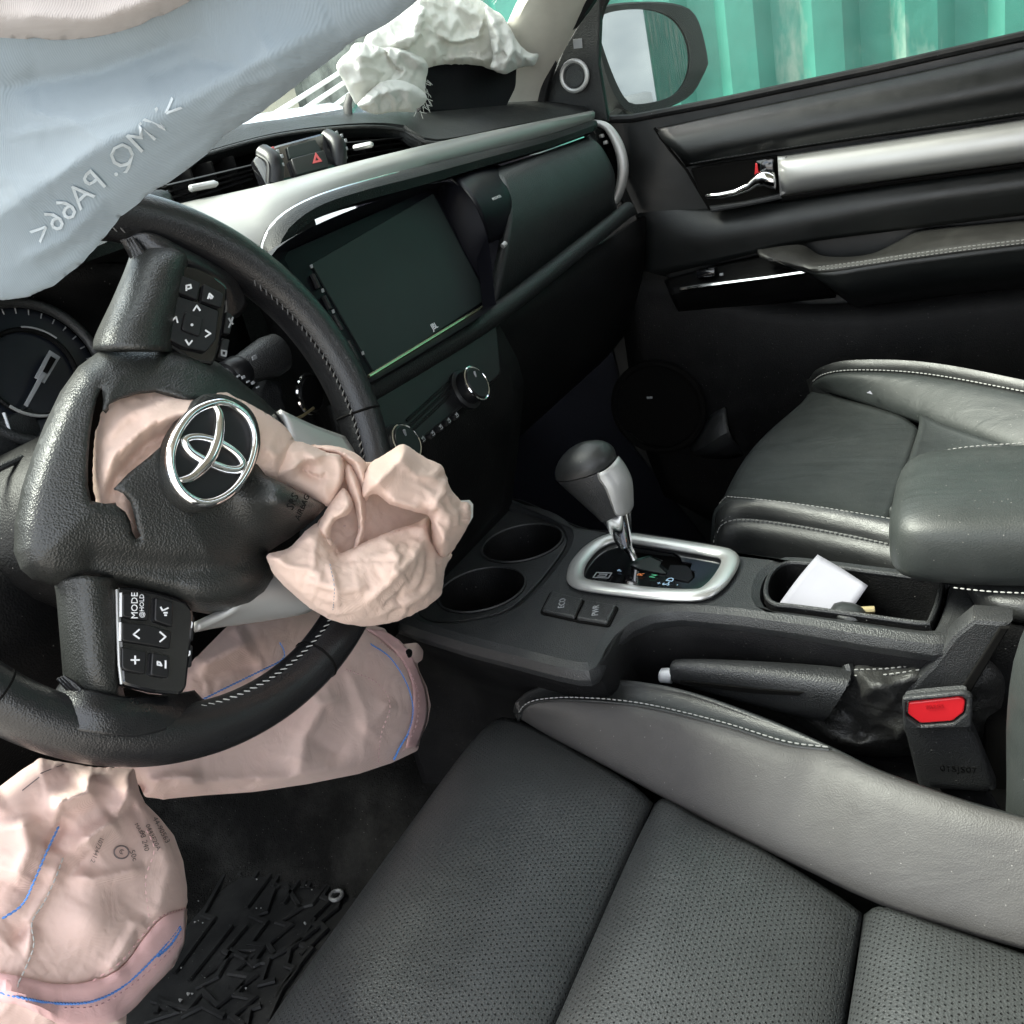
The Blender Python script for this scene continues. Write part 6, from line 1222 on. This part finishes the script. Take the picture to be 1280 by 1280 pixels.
# left fold hanging over the dash edge, with its torn lower flap
pw1 = zw((60, 255), (66, 225), (105, 190), (125, 160), (170, 158), (235, 175), (285, 172), (330, 185), (385, 215), (405, 250), (398, 285), (392, 330), (396, 372), (360, 385), (300, 400), (200, 405), (140, 395), (110, 350), (84, 300))
bag('cloth_fold', smooth_poly(pw1, 90), 3.4, wmap(.632), lambda x, y: 0, wrinkled(('r', ((110, 200), (190, 215), (245, 180)), .007, 8), ('s', ((240, 178), (262, 230), (310, 268)), -.012, 9), ('r', ((285, 175), (340, 205), (390, 250)), .010, 7), ('c', ((130, 260), (180, 250), (240, 270)), .005, 8), ('c', ((110, 310), (160, 300), (220, 300)), .005, 8), ('c', ((300, 210), (330, 250), (380, 270)), -.005, 6), ('r', ((160, 180), (150, 260), (170, 340)), .005, 10)), 8, .012, .02, 'whitecloth', pb, grow=.055, bend=.6)
pw2 = zw((150, 405), (140, 385), (170, 350), (205, 318), (235, 300), (290, 296), (335, 308), (378, 332), (400, 362), (385, 392), (362, 405), (352, 420), (280, 417), (205, 427))
bag('torn_flap', smooth_poly(pw2, 70), 3.2, wmap(.616), lambda x, y: 0, wrinkled(('r', ((165, 395), (220, 350), (300, 330), (370, 350)), .006, 9), ('c', ((240, 320), (270, 360), (290, 400)), .004, 6), ('c', ((320, 320), (330, 370), (350, 400)), .004, 6)), 6, .010, .006, 'whitecloth', pb, grow=.07, bend=.35)
# right sheet pulled out to a frayed corner
pw3 = zw((612, 18), (650, 42), (690, 72), (722, 125), (748, 168), (786, 196), (814, 198), (812, 222), (796, 246), (762, 250), (725, 262), (690, 278), (655, 270), (632, 250), (640, 215), (632, 160), (622, 100))
bag('cloth_fold', smooth_poly(pw3, 80), 3.4, wmap(.632), lambda x, y: 0, wrinkled(('r', ((640, 60), (665, 140), (650, 230)), .006, 6), ('r', ((690, 90), (718, 180), (690, 250)), .008, 7), ('s', ((655, 200), (680, 182), (705, 220)), -.006, 6), ('c', ((720, 180), (760, 215), (800, 215)), .005, 6), ('c', ((660, 80), (690, 120), (700, 170)), -.004, 6)), 7, .010, .008, 'whitecloth', pb, grow=.07, bend=.35)
fr_ = []
for i in range(80):     # frayed threads along the torn edges
    if i < 40: x, y = 355 + random.uniform(-10, 45), 290 + random.uniform(0, 125); dx, dy = random.uniform(-4, 9), random.uniform(2, 12)
    elif i < 60: x, y = 790 + random.uniform(-15, 22), 215 + random.uniform(-20, 30); dx, dy = random.uniform(0, 7), random.uniform(-6, 6)
    else: x, y = 600 + random.uniform(-200, 60), 18 + random.uniform(-30, 6); dx, dy = random.uniform(-5, 6), random.uniform(-9, -2)
    p, q = ZW(x, y); fr_.append([(p, q), (p + dx * .5 + random.uniform(-2, 2), q + dy * .5), (p + dx, q + dy)])
V, F = [], []
for l in fr_:
    pts = [PY(x, y, .625) for x, y in l]
    for a, b in zip(pts[:-1], pts[1:]):
        k = len(V); s = Vector((.0004, 0, .0004)); u = Vector((0, .0006, 0)); V += [a - s, a + s, a + u, b - s * .6, b + s * .6, b + u * .6]; F += [(k, k + 1, k + 4, k + 3), (k + 1, k + 2, k + 5, k + 4), (k + 2, k, k + 3, k + 5)]
fz_ = mk('frayed_threads', V, F, 'whitecloth', pb); fz_['kind'] = 'stuff'
tie = tube('strap', [PY(x, y, .70) for x, y in ((437, 118), (434, 132), (436, 148))], [.006, .007, .006], 'rubber', wa, flat=.4)
# curtain bag hanging close to the camera along the open door
XC = -.60
cp_ = [(-260, -330), (700, -330), (640, -120), (560, -30), (520, 2), (488, 27), (455, 46), (430, 61), (395, 88), (355, 119), (322, 143), (285, 166), (262, 190), (235, 211), (205, 232), (178, 250), (150, 271), (127, 300), (100, 331), (82, 345), (62, 360), (35, 373), (0, 378), (-60, 376), (-150, 372), (-260, 360)]
cuf = [('r', [(-50, 300), (100, 200), (300, 90), (420, 30)], .006, 45), ('r', [(0, 110), (120, 90), (260, 40)], -.004, 24), ('c', [(10, 170), (120, 150), (200, 120)], .0016, 18), ('c', [(30, 140), (90, 150), (160, 200)], .0012, 16), ('c', [(180, 100), (240, 75), (300, 80)], -.0014, 14), ('c', [(60, 230), (140, 170), (200, 160)], .0012, 14), ('c', [(250, 150), (300, 110), (380, 80)], .0012, 12), ('c', [(20, 330), (80, 300), (130, 250)], .0012, 14), ('r', [(20, 360), (110, 300), (200, 215), (330, 120)], -.0012, 20)]
cu_ = thing('curtain_airbag', PX(200, 0, XC), 'pale blue side curtain airbag hanging across the upper left with mirrored faint lettering', 'airbag')
cb, cat_ = bag('cloth_panel', cp_, 7.5, lambda x, y, h: PX(x, y, XC - h + (y / 377) * .02), lambda x, y: 0, cuf, 20, .004, .003, 'curtaincloth', cu_, grow=.020, bend=.7)
c45 = math.sqrt(.5)
ax_, ay_ = (-.727, .687), (-.687, -.727)
textfn('>VMQ. PA66<', lambda a, b: cat_(134 + a * ax_[0] + b * ax_[1] * -1 * -1 * 0 + b * ay_[0], 214 + a * ax_[1] + b * ay_[1], .0004), 42, 'faint', cb, 'show_through_lettering', sx=.98)
# stitched upper chamber with a soiled edge
ch = smooth_poly([(-260, -330), (330, -330), (300, -60), (245, -4), (222, 10), (198, 22), (170, 33), (140, 42), (105, 48), (70, 50), (35, 49), (0, 47), (-60, 44), (-260, 30)], 90)
bag('upper_chamber', ch, 9, lambda x, y, h: PX(x, y, XC - .004 - h + (y / 377) * .02), lambda x, y: 0, [('r', [(0, 20), (120, 25), (220, -10)], .003, 14)], 10, .007, .002, cloth('soiled_chamber_cloth', (.36, .34, .335), .3, .2, stain=(.34, .30, .29)), cb)
# ================================================================== floor mat in the driver's footwell
mt = thing('floor_mat', (-.25, .72, -.825), 'black moulded rubber floor mat with jagged raised ribs in the driver footwell', 'floor mat')
ZF = -.806
mo_ = rounded([Z2(x, y, ZF) for x, y in ((540, 1005), (470, 1020), (330, 1000), (120, 1120), (-60, 1300), (100, 1500), (420, 1420), (620, 1150))], .02)
plate('mat_sheet', mo_, 'rubber', mt, (), Matrix.Translation((0, 0, ZF - .005)), .008, .002)
def rib_strip(pts, w_, h_):
    """flat-topped raised rib with mitred corners"""
    V, F = [], []; n = len(pts)
    for i, q in enumerate(pts):
        t0 = (q - pts[i - 1]).normalized() if i else (pts[1] - q).normalized(); t1 = (pts[i + 1] - q).normalized() if i < n - 1 else t0
        s0, s1 = Vector((-t0.y, t0.x, 0)), Vector((-t1.y, t1.x, 0)); m_ = (s0 + s1); m_ = m_.normalized() * min(2.2, 1 / max(.3, m_.normalized().dot(s0)))
        for k, z in ((-.62, 0), (-.42, h_), (.42, h_), (.62, 0)): V.append(q + m_ * w_ * k + Vector((0, 0, z)))
        if i:
            b = 4 * (i - 1); F += [(b + j, b + j + 1, b + j + 5, b + j + 4) for j in range(3)]
    F += [(0, 1, 2, 3)[::-1], tuple(4 * (n - 1) + j for j in range(4))]
    return mk('rib', V, F, 'rubber', mt, smooth=False)
ribs = [[(860, 810), (785, 845), (755, 895), (770, 905)], [(775, 765), (700, 880)], [(740, 760), (660, 870)], [(800, 800), (720, 905), (680, 960)], [(850, 800), (840, 830), (905, 850), (890, 870), (960, 870)], [(860, 850), (835, 905)], [(880, 850), (850, 905)],
        [(760, 900), (735, 970), (700, 985), (735, 1000), (690, 1060), (730, 1065), (700, 1110), (740, 1110), (720, 1170), (760, 1160)], [(790, 900), (830, 960), (770, 1000), (800, 1010), (740, 1060), (760, 1090)], [(940, 860), (890, 930), (910, 940), (850, 1000), (880, 1010), (800, 1075), (790, 1120), (820, 1130), (760, 1210)], [(900, 900), (860, 950), (815, 960)],
        [(870, 990), (830, 1050), (760, 1090), (700, 1120), (680, 1100), (640, 1080), (600, 1150), (540, 1180)], [(660, 1075), (720, 1075), (640, 1140), (700, 1150), (600, 1230), (560, 1190), (520, 1240), (420, 1215)], [(690, 1150), (650, 1200), (700, 1210), (640, 1260), (680, 1290)], [(500, 1260), (560, 1230), (620, 1260)], [(430, 1250), (440, 1225), (480, 1250), (400, 1275)],
        [(620, 870), (560, 980), (590, 990), (480, 1140)], [(680, 1010), (620, 1080), (640, 1090), (560, 1150)], [(640, 1010), (520, 1160)], [(1030, 800), (900, 770), (760, 735), (640, 790)], [(910, 790), (870, 800), (800, 870), (830, 880), (780, 950)], [(960, 880), (930, 960), (880, 1000), (900, 1020), (830, 1090)], [(830, 1060), (860, 1075), (800, 1150), (780, 1180), (740, 1270)], [(720, 1230), (690, 1240), (680, 1290)]]
for r in ribs:
    pts = [PZ(*ZK(*p), ZF + .001) for p in r]
    rib_strip(pts, .0054, .0028)
e_ = PZ(*ZK(928, 925), ZF + .006); tube('eyelet', [e_ + Vector((math.cos(t) * .0072, math.sin(t) * .0072, 0)) for t in [2 * math.pi * i / 20 for i in range(20)]], .0026, mat('dull_metal', (.16, .16, .16), .5, metal=.5), mt, closed=True)
cr2 = []
V, F = [], []
for i in range(36):
    p = PZ(*ZK(random.uniform(420, 1000), random.uniform(760, 1270)), ZF + .002); s = random.choice((.0008, .001, .0013, .0022)); k = len(V)
    V += [p + Vector((-s, -s, 0)), p + Vector((s, -s, 0)), p + Vector((0, s, 0)), p + Vector((0, 0, s * 1.5))]; F += [(k, k + 1, k + 3), (k + 1, k + 2, k + 3), (k + 2, k, k + 3)]
gb = mk('grit', V, F, 'thread', None, smooth=False); tag(gb, 'pale grit scattered over the black rubber floor mat', 'grit', kind='stuff')
e2_ = PZ(*ZK(908, 815), ZF + .004); tag(ring_loft('glass_bead', [[e2_ + Vector((math.cos(t) * r, math.sin(t) * r, z)) for t in [2 * math.pi * i / 10 for i in range(10)]] for r, z in ((.002, -.003), (.004, 0), (.002, .003))], 'greyprint', None), 'small grey bead of glass on the floor mat near the metal eyelet', 'bead')
